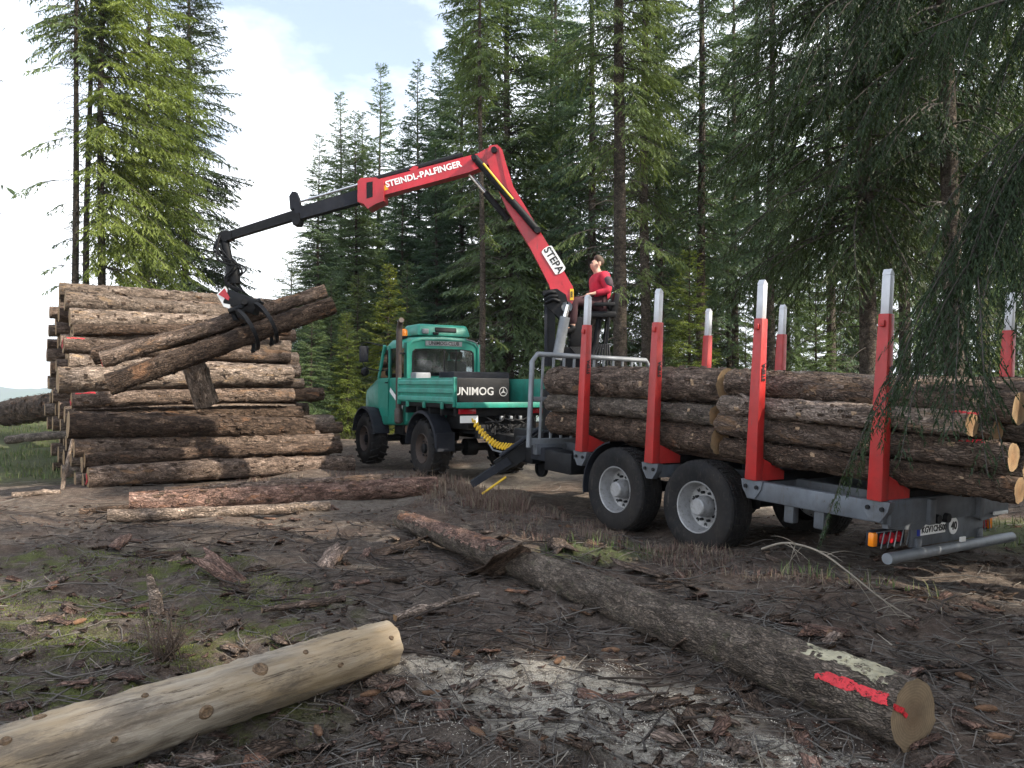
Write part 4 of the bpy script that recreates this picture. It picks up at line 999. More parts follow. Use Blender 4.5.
for x in (-.42, .42):
    st_ = bx('seat', 'seat', TK, (x, 1.75, 1.75), (.5, .5, .2), .06); bx('backrest', 'seat', st_, (x, 1.5, 2.05), (.48, .14, .55), .06); bx('headrest', 'seat', st_, (x, 1.48, 2.44), (.28, .1, .17), .04)
bx('dashboard', 'plastic', TK, (0, 2.7, 1.98), (1.5, .3, .14), .04)
MB().lathe([(-.012, .2), (.0, .215), (.012, .2), (.0, .188)], (0, 0, 0), 'Y', 20).build('steering_wheel', MT['black'], TK, 60).matrix_local = Matrix.Translation((-.42, 2.4, 2.08)) @ Matrix.Rotation(R(-50), 4, 'X')
# roof unit, beacon, exhaust
rb = MB().box((.1, 1.85, 2.975), (1.3, .9, .26), None, (.9, .82), .06).build('roof_unit', MT['green'], TK, 40)
bx('vent_grille', 'black', rb, (.14, 1.44, 2.985), (.5, .05, .1), .01, (R(-20), 0, 0)); bx('work_lamp', 'lgrey', rb, (-.36, 1.4, 2.94), (.14, .08, .11), .02); bx('work_lamp', 'black', rb, (-.12, 1.385, 2.9), (.12, .06, .06), .02)
bc = MB().lathe([(0, .085), (.13, .08), (.16, .05), (.165, .0001)], (-.72, 1.72, 2.83), 'Z', 18).build('beacon', MT['orange'], TK, 50); MB().lathe([(-.05, .06), (0, .09), (.02, .09)], (-.72, 1.72, 2.82), 'Z', 14).build('beacon_base', MT['black'], bc, 40)
ex = rod('exhaust_pipe', 'exh', TK, [(-.98, 1.34, 1.15), (-.98, 1.34, 2.9), (-.98, 1.32, 3.0), (-1.0, 1.22, 3.1), (-1.02, 1.12, 3.13)], [.065, .065, .063, .06, .055], 12)
rod('muffler', 'exh', ex, [(-.98, 1.34, .98), (-.98, 1.34, 1.02), (-.98, 1.34, 1.26), (-.98, 1.34, 1.31)], [.05, .09, .09, .065], 14); bx('clamp', 'black', ex, (-.93, 1.3, 2.45), (.12, .06, .04), .01)
rod('air_tank', 'rust', TK, [(-.62, .75, .86), (-.62, .78, .86), (-.62, 1.5, .86), (-.62, 1.53, .86)], [.06, .15, .15, .06], 16)
bx('gearbox_shade_fill', 'black', TK, (0, 1.7, .85), (.5, 1.6, .5), .08); bx('underbody_shade_box', 'black', TK, (.1, -.7, 1.15), (1.5, .9, .36), .03); bx('fuel_tank', 'black', TK, (.7, 1.2, .88), (.4, .8, .42), .05); bx('battery_box', 'black', TK, (-.55, 1.9, .92), (.4, .5, .4), .03)  # gearbox and subframe box added to blacken the shaded underside
bx('stripe', 'white', TK, (-CW - .02, 1.72, 1.5), (.004, .8, .1), 0, (R(28), 0, 0))
# rear end
lp = bx('tail_lamp', 'redlens', TK, (-.78, -1.38, 1.33), (.34, .06, .11), .01); bx('number_plate', 'white', TK, (-.75, -1.4, 1.18), (.36, .012, .13), .004); bx('tail_lamp', 'redlens', TK, (.78, -1.38, 1.33), (.34, .06, .11), .01)
bx('rear_crossmember', 'black', TK, (0, -1.3, .95), (1.1, .12, .25), .01); bx('tow_hitch', 'black', TK, (0, -1.45, .82), (.22, .3, .2), .03)
rr_ = random.Random(4)
for k in range(12):
    x0, x1 = rr_.uniform(-.5, .7), rr_.uniform(-.5, .7); rod('hydraulic_hose', 'black', TK, [(x0, -1.3, rr_.uniform(1.0, 1.35)), ((x0 + x1) / 2, -1.55, rr_.uniform(.85, 1.2)), (x1, -1.35, rr_.uniform(.9, 1.3))], .014, 6)
for k in range(4): bx('valve', 'lgrey', TK, (-.1 + k * .2, -1.44, 1.2), (.06, .06, .07), .01)
# ------------------------------------------------------------------ trailer
TL = thing('log_trailer', 'grey tandem axle log trailer with red stakes, loaded with short logs', 'trailer', TRM)
ST = [0.0, 1.40, 2.93, 4.27]; TW = 2.4
for i, y in enumerate(ST):
    bk = bx('bunk', 'black', TL, (TW / 2, y, .0), (TW - .14, .12, .1), .01)
    for x, s in ((0, 1), (TW, -1)):
        g = MB().prism([(x + s * .06, y - .07, -.03), (x + s * .06, y - .07, .2), (x + s * .14, y - .07, .17), (x + s * .42, y - .07, .06), (x + s * .42, y - .07, -.03)], (0, .14, 0)).build('gusset', MT['stake_red'], bk)
        k = MB(); k.box((x, y, .83), (.12, .15, 1.72), None, (.8, .72), .012); stk = k.build('stake', MT['stake_red'], TL, 30)
        k = MB(); k.box((x, y, 1.865), (.07, .085, .36), None, None, .01); k.prism([(x - .033, y - .04, 2.045), (x + .033, y - .04, 2.045), (x + .033, y - .04, 2.06), (x - .01, y - .04, 2.10), (x - .033, y - .04, 2.06)], (0, .08, 0)); k.build('stake_extension', MT['alu'], stk, 30)
        bx('latch', 'stake_red', stk, (x - s * .062, y, 1.6), (.03, .05, .06), .008)
        if s == 1:
            text('stake_lettering', 'STEPA', .07, MT['black_print'], stk, Matrix.Translation((x, y - .069, 1.12)) @ Matrix.Rotation(R(90), 4, 'X') @ Matrix.Rotation(R(90), 4, 'Z') @ Matrix.Rotation(R(0), 4, 'X'), .002)
        b = MB(); b.prism([(x - s * .03, y - .14, -.03), (x - s * .03, y + .14, -.03), (x - s * .03, y + .12, -.12), (x - s * .03, y + .05, -.22), (x - s * .03, y - .05, -.22), (x - s * .03, y - .12, -.12)], (s * .09, 0, 0)); br = b.build('stake_bracket', MT['grey'], TL)
        for yy in (-.07, .07): MB().tube([(x - s * .034, y + yy, -.1), (x - s * .05, y + yy, -.1)], .022, 8).build('bolt', MT['black'], br)
for x in (.72, 1.68): bx('main_beam', 'grey', TL, (x, 2.7, -.16), (.11, 5.7, .25), .012)
for x in (.03, TW - .03):
    b = MB(); b.box((x, .7, -.135), (.09, 1.55, .2), None, None, .012); b.build('side_rail', MT['grey'], TL, 30)
for y in (.0, 1.4, 2.93, 4.27, 5.48): bx('cross_beam', 'grey', TL, (TW / 2, y, -.13), (TW - .2, .1, .16), .01)
for y in (.65, 1.0): bx('support_bracket', 'grey', TL, (.12, y, -.3), (.1, .12, .25), .02)
# wheels
def trailer_wheel(x, y, s):
    t = MB(); t.lathe([(.15 * 1, .29), (.175, .31), (.19, .38), (.195, .46), (.175, .515), (.15, .533), (.0, .536), (-.15, .533), (-.175, .515), (-.195, .46), (-.19, .38), (-.175, .31), (-.15, .29)], axis='X', n=56)
    w_ = t.build('wheel', MT['rubber'], TL, 30); w_.location = (x, y, -.455)
    tr = MB()
    for gx_ in (-.1, -.035, .035, .1):
        for k in range(44):
            a = 2 * math.pi * k / 44 + (.04 if gx_ > 0 else 0); tr.box((gx_, .538 * math.cos(a), .538 * math.sin(a)), (.05, .06, .014), (a + math.pi / 2, 0, 0))
    tr.build('tread', MT['rubber'], w_)
    r_ = MB(); r_.lathe([(s * .16, .305), (s * .175, .298), (s * .17, .285), (s * .12, .27), (s * .03, .262), (s * .0, .25), (s * -.01, .17), (s * -.005, .15), (s * -.005, .0001)], axis='X', n=40); rim = r_.build('rim', MT['rim'], w_, 35)
    h = MB(); h.lathe([(s * -.01, .13), (s * .06, .125), (s * .09, .105), (s * .15, .1), (s * .165, .085), (s * .165, .0001)], axis='X', n=24); h.build('hub', MT['rim'], rim, 35)
    for k in range(10):
        a = 2 * math.pi * k / 10; q = MB().tube([(s * -.01, .165 * math.cos(a), .165 * math.sin(a)), (s * .035, .165 * math.cos(a), .165 * math.sin(a))], .017, 6).build('wheel_nut', MT['black'], rim)
        a += .314; MB().lathe([(s * -.004, .0001), (s * -.002, .026)], (0, 0, 0), 'X', 10).build('hand_hole_dark_disc', MT['black_print'], rim).location = (0, .215 * math.cos(a), .215 * math.sin(a))  # black discs standing in for the shaded openings
for y in (2.2, 3.6):
    for x, s in ((.19, -1), (TW - .19, 1)): trailer_wheel(x, y, s)
    rod('axle', 'black', TL, [(.3, y, -.455), (TW - .3, y, -.455)], .07, 10)
    for x in (.55, TW - .55): bx('suspension_arm', 'black', TL, (x, y, -.38), (.1, .9, .12), .02)
b = MB(); n = 12; A = [(3.6 + .62 * math.cos(a), -.455 + .62 * math.sin(a)) for a in [R(-12) + (R(80) - R(-12)) * i / n for i in range(n + 1)]]
for (x0, x1) in ((.0, .38), (TW - .38, TW)):
    b = MB(); vs = [(x, y, z) for x in (x0, x1) for (y, z) in A] + [(x, 3.6 + (y - 3.6) * .975, -.455 + (z + .455) * .975) for x in (x0, x1) for (y, z) in A]; m = n + 1
    fs = [(i, i + 1, m + i + 1, m + i) for i in range(n)] + [(2 * m + i, 3 * m + i, 3 * m + i + 1, 2 * m + i + 1) for i in range(n)] + [(i, 2 * m + i, 2 * m + i + 1, i + 1) for i in range(n)] + [(m + i, m + i + 1, 3 * m + i + 1, 3 * m + i) for i in range(n)]
    b.add(vs, fs); b.build('mudguard', MT['plastic'], TL, 40)
bx('side_box', 'black', TL, (.3, 4.95, -.26), (.35, .62, .3), .02); bx('side_box', 'plastic', TL, (.35, 5.5, -.2), (.35, .35, .2), .02)
# rear end
bx('rear_beam', 'grey', TL, (TW / 2, -.06, -.14), (TW - .1, .1, .24), .012); bx('rear_panel', 'grey', TL, (1.2, -.05, -.37), (1.4, .03, .26), .006)
MB().prism([(.03, -.1, -.245), (.75, -.1, -.245), (.6, -.1, -.33), (.03, -.1, -.28)], (0, .06, 0)).build('corner_plate', MT['grey'], TL)
MB().prism([(TW - .03, -.1, -.245), (TW - .75, -.1, -.245), (TW - .6, -.1, -.33), (TW - .03, -.1, -.28)], (0, .06, 0)).build('corner_plate', MT['grey'], TL)
bp = rod('bumper', 'lgrey', TL, [(0, -.12, -.545), (TW + .02, -.12, -.545)], .052, 16)
for x in (.6, 1.8): bx('bumper_bracket', 'grey', bp, (x, -.07, -.49), (.09, .05, .16), .01)
for x0, s in ((.03, 1), (TW - .19, -1)):
    LY = .16
    lc = bx('lamp_cluster', 'plastic', TL, (x0 + s * .24, LY - .1, -.4), (.56, .07, .15), .012)
    bx('indicator', 'orange', lc, (x0 - s * .015, LY - .125, -.4), (.075, .06, .13), .015)
    for k in range(3): MB().lathe([(0, .055), (-.02, .05), (-.025, .0001)], (x0 + s * (.12 + .13 * k), LY - .137, -.4), 'Y', 16).build('tail_lens', MT['redlens'], lc, 40)
    for k in range(5): rod('lamp_guard', 'lgrey', lc, [(x0 + s * (.04 + .11 * k), LY - .175, -.48), (x0 + s * (.09 + .11 * k), LY - .175, -.32)], .006, 5)
    rod('lamp_guard', 'lgrey', lc, [(x0 - s * .04, LY - .175, -.325), (x0 + s * .52, LY - .175, -.325)], .006, 5)
bx('marker_plate', 'white', TL, (2.12, -.13, -.26), (.3, .02, .035), .004)
npl = bx('number_plate', 'white', TL, (.86, -.075, -.345), (.47, .012, .1), .004)
bx('plate_band', 'blue', npl, (.605, -.076, -.345), (.035, .014, .1), 0)
text('plate_lettering', 'KGV1CH500', .086, MT['black_print'], npl, Matrix.Translation((.878, -.083, -.345)) @ Matrix.Rotation(R(90), 4, 'X'), .002)
rs = MB().lathe([(0, .0001), (-.008, .0001), (-.008, .085), (0, .085)], (1.26, -.07, -.345), 'Y', 24).build('speed_sign', MT['white'], TL, 40)
text('sign_lettering', '40', .11, MT['black_print'], rs, Matrix.Translation((1.26, -.081, -.347)) @ Matrix.Rotation(R(90), 4, 'X'), .003)
for x in (.84, 1.02): MB().lathe([(0, .05), (-.05, .045), (-.05, .0001)], (x, -.1, -.24), 'Y', 14).build('coupling_socket', MT['black'], TL, 40)
bx('reflector', 'white', TL, (1.3, -.15, -.47), (.1, .02, .05), .004)
# headboard
GY = 5.5
gt = MB().tube([(0, GY, -.1), (0, GY, 1.18), (.09, GY, 1.29), (TW - .09, GY, 1.29), (TW, GY, 1.18), (TW, GY, -.1)], .04, 8).build('headboard', MT['lgrey'], TL, 50)
for k in range(11):
    x = .2 + k * .2; rod('headboard_bar', 'lgrey', gt, [(x, GY, -.05), (x, GY, 1.26)], .022, 6)
bx('headboard_rail', 'lgrey', gt, (TW / 2, GY, .62), (TW - .1, .03, .07), .006); bx('headboard_rail', 'lgrey', gt, (TW / 2, GY, -.02), (TW - .05, .05, .1), .006)
# drawbar and outrigger
b = MB(); b.beam((.75, 5.4, -.16), (1.08, 7.6, -.2), .22, .14, .1, (1, -.15, 0)); b.beam((1.65, 5.4, -.16), (1.32, 7.6, -.2), .22, .14, .1, (1, .15, 0)); b.box((1.2, 7.9, -.2), (.2, .8, .14)); b.build('drawbar', MT['black'], TL)
MB().lathe([(-.03, .05), (.03, .05), (.03, .1), (-.03, .1), (-.03, .05)], (1.2, 8.35, -.2), 'Z', 20).build('tow_eye', MT['black'], TL, 40)
bx('crane_base', 'black', TL, (1.2, 6.15, .0), (1.5, .8, .2), .02); bx('crane_base_box', 'black', TL, (.55, 6.05, -.2), (.5, .5, .4), .03)
TLi = TRM.inverted()
q0, q1, q2 = TLi @ W(548, 437, 12.6), TLi @ W(497, 467, 12.6), TLi @ W(472, 484, 12.55)
og = MB().beam(q0, q1, .26, .22, .22, TLi.to_3x3() @ Vector((0, -1, 0))).build('outrigger_leg', MT['black'], TL)
MB().beam(q1 + (q0 - q1) * .25, q2, .13, .1, .3, TLi.to_3x3() @ Vector((0, -1, 0))).build('outrigger_foot', MT['plastic'], og)
rod('outrigger_cylinder', 'plastic', og, [TLi @ W(540, 428, 12.4), TLi @ W(500, 456, 12.4)], .035, 10); rod('outrigger_hose', 'yellow', og, [TLi @ W(506, 477, 12.3), TLi @ W(482, 494, 12.2)], .018, 6)
MB().lathe([(0, .14), (.06, .14), (.07, .1), (.07, .0001)], (0, 0, 0), 'X', 18).build('support_wheel', MT['black'], og, 40).location = TLi @ W(540, 468, 12.5)
# yellow coiled air line from truck to trailer
A0, A1 = W(472, 419, 14.3), W(516, 446, 13.0); cp_ = []
for i in range(150):
    t = i / 149; p = A0.lerp(A1, t); p.z -= .18 * math.sin(math.pi * t); a = t * 2 * math.pi * 17; k = .05 * min(1, 12 * t, 12 * (1 - t))
    cp_.append(p + Vector((math.cos(a) * .4, math.sin(a) * .5, math.cos(a))) * k)
tag(MB().tube(cp_, .016, 6).build('air_line', MT['yellow'], None, True), 'yellow coiled air line between truck rear and trailer drawbar', 'hose')
tag(MB().tube([W(481, 437, 14.2), W(487, 440, 14.0), W(493, 450, 13.7), W(505, 453, 13.2)], .016, 6).build('cable', MT['lgrey'], None, True), 'thin grey cable hanging below the yellow coiled line', 'cable')

# ------------------------------------------------------------------ loader crane
CB = Vector((.85, 13.1, 1.1)); CR = thing('loader_crane', 'red knuckle boom loader crane with black grapple on the trailer front', 'crane', Matrix.Translation(CB))
NC = Vector((-.069, -.9976, 0))                            # side facing the camera
def cd(px): return 13.1 + .4 * (567 - px) / 342.0
def C(px, py, off=0.0): return W(px, py, cd(px)) - CB + NC * off
def cbeam(name, mat, p, q, h0, h1, wd, par=CR, off=0.0): return MB().beam(C(*p, off), C(*q, off), h0, h1, wd, NC).build(name, MT[mat], par)
def cplate(name, mat, pts, wd, par=CR, off=0.0):
    return MB().prism([C(*p) + NC * (off + wd / 2) for p in pts], NC * -wd).build(name, MT[mat], par)
# column
col_ = MB().tube([Vector((-.05, 0, -.05)), Vector((-.05, 0, .5)), Vector((-.12, 0, .55)), Vector((-.12, 0, .75))], [.32, .3, .26, .22], 18).build('slewing_base', MT['black'], CR, 40)
cbeam('column', 'black', (550, 366), (550, 296), .17, .17, .24, CR); cbeam('column_guard', 'plastic', (546, 366), (546, 300), .05, .05, .3)
cplate('column_head', 'black', [(543, 292), (557, 290), (566, 296), (570, 312), (562, 322), (545, 305)], .34)
for k, (a_, b_) in enumerate((((544, 297), (556, 294)), ((545, 301), (558, 298)), ((546, 304), (560, 303)))): rod('hose', 'black', CR, [C(*a_, .18), C((a_[0] + b_[0]) / 2, a_[1] - 3, .22), C(*b_, .2)], .03, 8)
lc_ = rod('lift_cylinder', 'lgrey', CR, [C(557, 360, .16), C(565, 318, .16)], .085, 14); rod('cylinder_rod', 'chrome', lc_, [C(565, 318, .16), C(568, 306, .16)], .045, 12); MB().lathe([(0, .09), (.03, .09), (.03, .0001)], C(567, 308, .2), 'Y', 16).build('pivot_cap', MT['lgrey'], lc_, 40)
rod('lift_cylinder', 'lgrey', CR, [C(578, 350, -.1), C(572, 312, -.1)], .07, 12)
# main boom
mb_ = cplate('main_boom', 'red', [(490, 148), (498, 147), (503, 152), (512, 187), (538, 229), (558, 262), (573, 288), (574, 300), (571, 307), (565, 307), (551, 292), (549, 285), (531, 250), (507, 210), (494, 180), (487, 160)], .26)
cplate('boom_web', 'red', [(499, 150), (505, 160), (514, 189), (540, 232), (536, 233), (508, 190)], .3, mb_)
ov = []
p0, p1 = C(546, 249, .134), C(561.5, 274, .134); dv = (p1 - p0).normalized(); uv = NC.cross(dv).normalized(); hw = (p1 - p0).length / 2; cc = (p0 + p1) / 2
if uv.z < 0: uv = -uv
for k in range(24):
    a = 2 * math.pi * k / 24; ca, sa = math.cos(a), math.sin(a); ov.append(cc + dv * (hw * (.82 * (1 if ca > 0 else -1) + .18 * ca)) + uv * (.1 * sa))
bd = MB().prism(ov, NC * .006).build('brand_plate', MT['white'], mb_)
text('brand_lettering', 'STEPA', .17, MT['black_print'], bd, frame(cc + NC * .008, dv, uv), .004)
yl = cbeam('warning_plate', 'yellow', (571.8, 290), (571.8, 301), .06, .06, .012, mb_, .136)
text('plate_lettering', '3000', .05, MT['black_print'], yl, frame(C(571.8, 295.5, .145), C(571.8, 280) - C(571.8, 290), C(560, 290) - C(571.8, 290)), .001)
MB().lathe([(0, .04), (.02, .04), (.02, .0001)], C(564.5, 284, .132), 'Y', 12).build('pin', MT['black'], mb_, 40)
# knuckle cylinder and link
kc = rod('knuckle_cylinder', 'black', CR, [C(476, 161, .2), C(506, 196, .2), C(538, 233, .2)], .058, 12); rod('cylinder_pipe', 'yellow', kc, [C(485, 168, .26), C(503, 190, .26), C(514, 203, .26)], .018, 6)
lk = rod('knuckle_link', 'black', CR, [C(485, 192, -.05), C(508, 219, -.05)], .055, 10); rod('link_rod', 'chrome', lk, [C(469, 173, -.05), C(487, 194, -.05)], .032, 10)
rod('pin', 'black', CR, [C(538, 233, .26), C(538, 233, -.2)], .05, 12); rod('pin', 'black', CR, [C(475.5, 161.5, .26), C(475.5, 161.5, -.2)], .045, 12); rod('pin', 'black', CR, [C(495, 153, .2), C(495, 153, -.2)], .05, 12)
# outer boom (jib)
jb = cplate('outer_boom', 'red', [(376, 182), (478, 155.5), (494, 147), (501, 150), (499, 160), (489, 166), (470, 174), (384, 197)], .22)
cplate('boom_collar', 'red', [(360, 184), (363, 180.5), (378, 180), (386, 184), (386, 203), (378, 206), (370, 211), (366, 206), (360, 204)], .32, jb); cplate('collar_slot', 'black', [(369, 185), (375, 184), (375, 199), (369, 201)], .33, jb)
text('boom_lettering', 'STEINDL-PALFINGER', .142, MT['white'], jb, frame(C(424.5, 176.2, .114), C(450, 169.2) - C(397, 184), C(424, 160) - C(423.5, 176)), .004)
wl = cplate('warning_sticker', 'yellow', [(384, 193), (387, 186), (390, 191)], .228, jb)
ec = rod('extension_cylinder', 'black', CR, [C(364, 182.5), C(463, 155.5)], .055, 12); rod('cylinder_rod', 'chrome', ec, [C(299, 202), C(364, 183)], .022, 8); cplate('cylinder_clamp', 'red', [(410, 171), (415, 167), (419, 168), (416, 174)], .16, ec)
e1 = cbeam('boom_extension', 'plastic', (362, 196.5), (297, 215), .215, .2, .16); e2 = cbeam('boom_extension', 'black', (300, 214), (228, 236.5), .16, .13, .12)
cplate('extension_bracket', 'plastic', [(290, 197), (293, 192), (297, 192.5), (300, 200), (301, 208), (291, 210)], .1); cplate('extension_bracket', 'black', [(293, 216), (301, 214), (302, 222), (300, 226), (295, 226)], .22)
# tip, rotator and hoses
cplate('boom_tip', 'black', [(219, 238), (222, 232.5), (228, 231), (233, 233), (233, 240), (226, 242)], .16)
lkk = MB().tube([C(223, 237), C(226, 248), C(229, 262), C(232, 270)], [.07, .075, .07, .06], 10).build('hanger_link', MT['black'], CR, 40)
rot_ = MB().tube([C(231, 266), C(233, 272), C(235, 284)], [.1, .115, .09], 14).build('rotator', MT['black'], CR, 40)
hr = random.Random(2)
for k in range(9):
    o_ = hr.uniform(-.14, .14); rod('hydraulic_hose', 'black', CR, [C(222, 236, o_ * .5), C(216 + hr.uniform(-2, 6), 246 + hr.uniform(-4, 6), o_), C(221 + hr.uniform(0, 12), 258 + hr.uniform(-3, 4), o_ * 1.4), C(238 + hr.uniform(-4, 5), 266 + hr.uniform(-4, 6), o_ * 1.3), C(230 + hr.uniform(-5, 9), 280 + hr.uniform(-3, 4), o_), C(238 + hr.uniform(-3, 6), 292, o_ * .7)], .016, 6)
# grapple
gp = MB().box(C(244, 303), (.55, .4, .26), (0, R(20), 0), None, .03).build('grapple_body', MT['black'], CR, 40)
MB().prism([C(222, 296) + NC * .16, C(230, 288) + NC * .16, C(236, 299) + NC * .16, C(235, 310) + NC * .16, C(229, 308) + NC * .16], NC * .05).build('grapple_shield', MT['white'], gp)
MB().prism([C(224, 296) + NC * .215, C(230, 290) + NC * .215, C(235, 299) + NC * .215, C(234, 302) + NC * .215], NC * .006).build('shield_panel', MT['red'], gp)
LA = (W(334, 305, 13.7) - W(109, 385, 12.7)).normalized(); PB = Vector((0, 0, 1)).cross(LA).normalized()
if PB.y > 0: PB = -PB
PU = LA.cross(PB); PU = PU if PU.z > 0 else -PU
BC = W(252, 328, 13.35) - CB
for sgn, offs in ((1, (-.12, .2)), (-1, (-.2, .12))):
    for q in offs:
        b = MB(); vs = []; n = 14
        for i in range(n + 1):
            t = i / n; a = R(70) - t * R(142); rad = .375 + .03 * math.sin(t * 3); c_ = BC + LA * q + PB * (sgn * rad * math.cos(a)) + PU * (rad * .92 * math.sin(a) - .03) + LA * (.13 * math.sin(t * 2.6))
            rd = (PB * (sgn * math.cos(a)) + PU * math.sin(a)).normalized(); hh = .075 * (1 - .65 * t); 
            for ss_, tt_ in ((-1, -1), (1, -1), (1, 1), (-1, 1)): vs.append(c_ + LA * (.03 * ss_) + rd * (hh * tt_))
        fs = [(i * 4 + j, i * 4 + (j + 1) % 4, (i + 1) * 4 + (j + 1) % 4, (i + 1) * 4 + j) for i in range(n) for j in range(4)] + [(3, 2, 1, 0), (n * 4, n * 4 + 1, n * 4 + 2, n * 4 + 3)]
        b.add(vs, fs); b.build('claw', MT['black'], gp)
rod('grapple_cylinder', 'black', gp, [BC + LA * .04 + PB * -.3 + PU * .42, BC + LA * .04 + PB * .3 + PU * .42], .05, 12); rod('grapple_pin', 'black', gp, [BC + LA * -.25 + PU * .38, BC + LA * .3 + PU * .38], .05, 12)
# operator platform: seat, console, frame
SX = W(599, 312, 13.3) - CB
st_ = MB().box(SX + Vector((.03, 0, -.06)), (.46, .48, .1), None, None, .03).build('operator_seat', MT['black'], CR, 40)
MB().box(SX + Vector((.25, 0, .12)), (.1, .46, .34), (0, R(10), 0), None, .03).build('seat_back', MT['black'], st_, 40); MB().box(SX + Vector((.06, -.27, .1)), (.34, .07, .06), None, None, .02).build('armrest', MT['black'], st_, 40); MB().box(SX + Vector((.06, .27, .1)), (.34, .07, .06), None, None, .02).build('armrest', MT['black'], st_, 40)
b = MB(); b.tube([SX + Vector((.0, 0, -.1)), SX + Vector((-.05, 0, -.5)), SX + Vector((-.3, 0, -1.0)), SX + Vector((-.45, 0, -1.3))], .05, 8); b.tube([SX + Vector((.15, -.2, -.1)), SX + Vector((.1, -.2, -.55)), SX + Vector((-.3, -.1, -.75))], .028, 6); b.tube([SX + Vector((.15, .2, -.1)), SX + Vector((.1, .2, -.55)), SX + Vector((-.3, .1, -.75))], .028, 6); b.build('seat_frame', MT['black'], CR, 40)
vb_ = MB().box(SX + Vector((-.36, 0, -.35)), (.3, .45, .5), None, None, .03).build('valve_block', MT['black'], CR, 40)
MB().box(SX + Vector((-.42, 0, -.85)), (.42, .5, .5), None, None, .03).build('control_stand', MT['black'], CR, 40)
for k in range(6): rod('control_lever', 'black', vb_, [SX + Vector((-.36, -.15 + .06 * k, -.1)), SX + Vector((-.3, -.15 + .06 * k, .12))], .012, 6)
MB().box(SX + Vector((-.36, -.02, -.48)), (.34, .4, .03)).build('footrest', MT['black'], CR)
for k in range(7): rod('hydraulic_hose', 'black', CR, [SX + Vector((-.5 + .03 * k, -.26, -.6)), SX + Vector((-.25 + .06 * k, -.34, -.85 - .03 * k)), SX + Vector((-.05 + .03 * k, -.25, -.55))], .018, 6)

# ------------------------------------------------------------------ crane operator
def skin_mesh(name, pts, edges, mat, sub=2):
    names = list(pts); me = bpy.data.meshes.new(name); me.from_pydata([pts[k][:3] for k in names], [(names.index(a), names.index(b)) for a, b in edges], [])
    o = bpy.data.objects.new(name, me); COL.objects.link(o); o.modifiers.new('s', 'SKIN'); sv = me.skin_vertices[0].data
    for i, k in enumerate(names):
        r = pts[k][3]; sv[i].radius = r if isinstance(r, tuple) else (r, r); sv[i].use_root = (i == 0)
    o.modifiers.new('u', 'SUBSURF').levels = sub
    me2 = bpy.data.meshes.new_from_object(o.evaluated_get(bpy.context.evaluated_depsgraph_get())); bpy.data.objects.remove(o); me2.name = name
    me2.polygons.foreach_set('use_smooth', [True] * len(me2.polygons)); me2.materials.clear(); me2.materials.append(mat); return me2
skin_m = pmat('skin', (.5, .3, .22), .55, 0, .08, 20, 0); hair_m = pmat('brown_hair', (.07, .045, .03), .8, 0, .3, 60, 0)
jack_m = pmat('red_jacket', (.42, .014, .04), .8, 0, .2, 14, .1); jdark = pmat('dark_jacket_panel', (.05, .03, .04), .8, 0, .2, 14, 0); trou_m = pmat('dark_red_trousers', (.04, .012, .016), .85, 0, .2, 12, .25); boot_m = MT['black']
PM = Matrix.Translation(W(599, 309, 13.3) + Vector((0, 0, .02))) @ Matrix.Rotation(R(104), 4, 'Z') @ Matrix.Scale(1.07, 4)
PE = thing('person', 'crane operator in red jacket seated at the controls, looking left', 'person', PM)
bd = {'pel': (0, 0, .08, .11), 'sp': (0, -.03, .28, .1), 'ch': (0, -.02, .44, .11), 'nk': (0, .02, .55, .06), 'jaw': (0, .065, .612, (.066, .07)), 'cr': (0, .035, .7, (.082, .098)), 'top': (0, .02, .76, (.06, .07)), 'nose': (0, .13, .665, .014), 'nt': (0, .148, .655, .011)}
ed = [('pel', 'sp'), ('sp', 'ch'), ('ch', 'nk'), ('nk', 'jaw'), ('jaw', 'cr'), ('cr', 'top'), ('cr', 'nose'), ('nose', 'nt')]
for s, n_ in ((-1, 'l'), (1, 'r')):
    bd.update({n_ + 'sh': (s * .18, -.01, .5, .06), n_ + 'el': (s * .25, -.06, .24, .045), n_ + 'wr': (s * .22, .17, .19, .028), n_ + 'pm': (s * .21, .24, .18, (.036, .018)), n_ + 'hp': (s * .1, .03, .05, .085), n_ + 'kn': (s * .14, .46, .08, .062), n_ + 'an': (s * .14, .48, -.34, .042), n_ + 'to': (s * .15, .64, -.39, .035)})
    ed += [('ch', n_ + 'sh'), (n_ + 'sh', n_ + 'el'), (n_ + 'el', n_ + 'wr'), (n_ + 'wr', n_ + 'pm'), ('pel', n_ + 'hp'), (n_ + 'hp', n_ + 'kn'), (n_ + 'kn', n_ + 'an'), (n_ + 'an', n_ + 'to')]
    for f, (dx_, ln) in enumerate(((-.027, .065), (-.009, .075), (.009, .07), (.026, .055))):
        bd[f'{n_}f{f}a'] = (s * .21 + dx_, .24 + ln * .6, .175, .0095); bd[f'{n_}f{f}b'] = (s * .21 + dx_, .24 + ln * .9, .14, .0085); ed += [(n_ + 'pm', f'{n_}f{f}a'), (f'{n_}f{f}a', f'{n_}f{f}b')]
    bd[n_ + 'th'] = (s * .21 - s * .045, .24, .165, .0105); bd[n_ + 'th2'] = (s * .21 - s * .05, .28, .145, .009); ed += [(n_ + 'wr', n_ + 'th'), (n_ + 'th', n_ + 'th2')]
link('body', skin_mesh('body', bd, ed, skin_m), PE)
jk = {'a': (0, 0, .06, .165), 'b': (0, -.03, .26, .185), 'c': (0, -.02, .42, .18), 'd': (0, .0, .53, .085)}; je = [('a', 'b'), ('b', 'c'), ('c', 'd')]
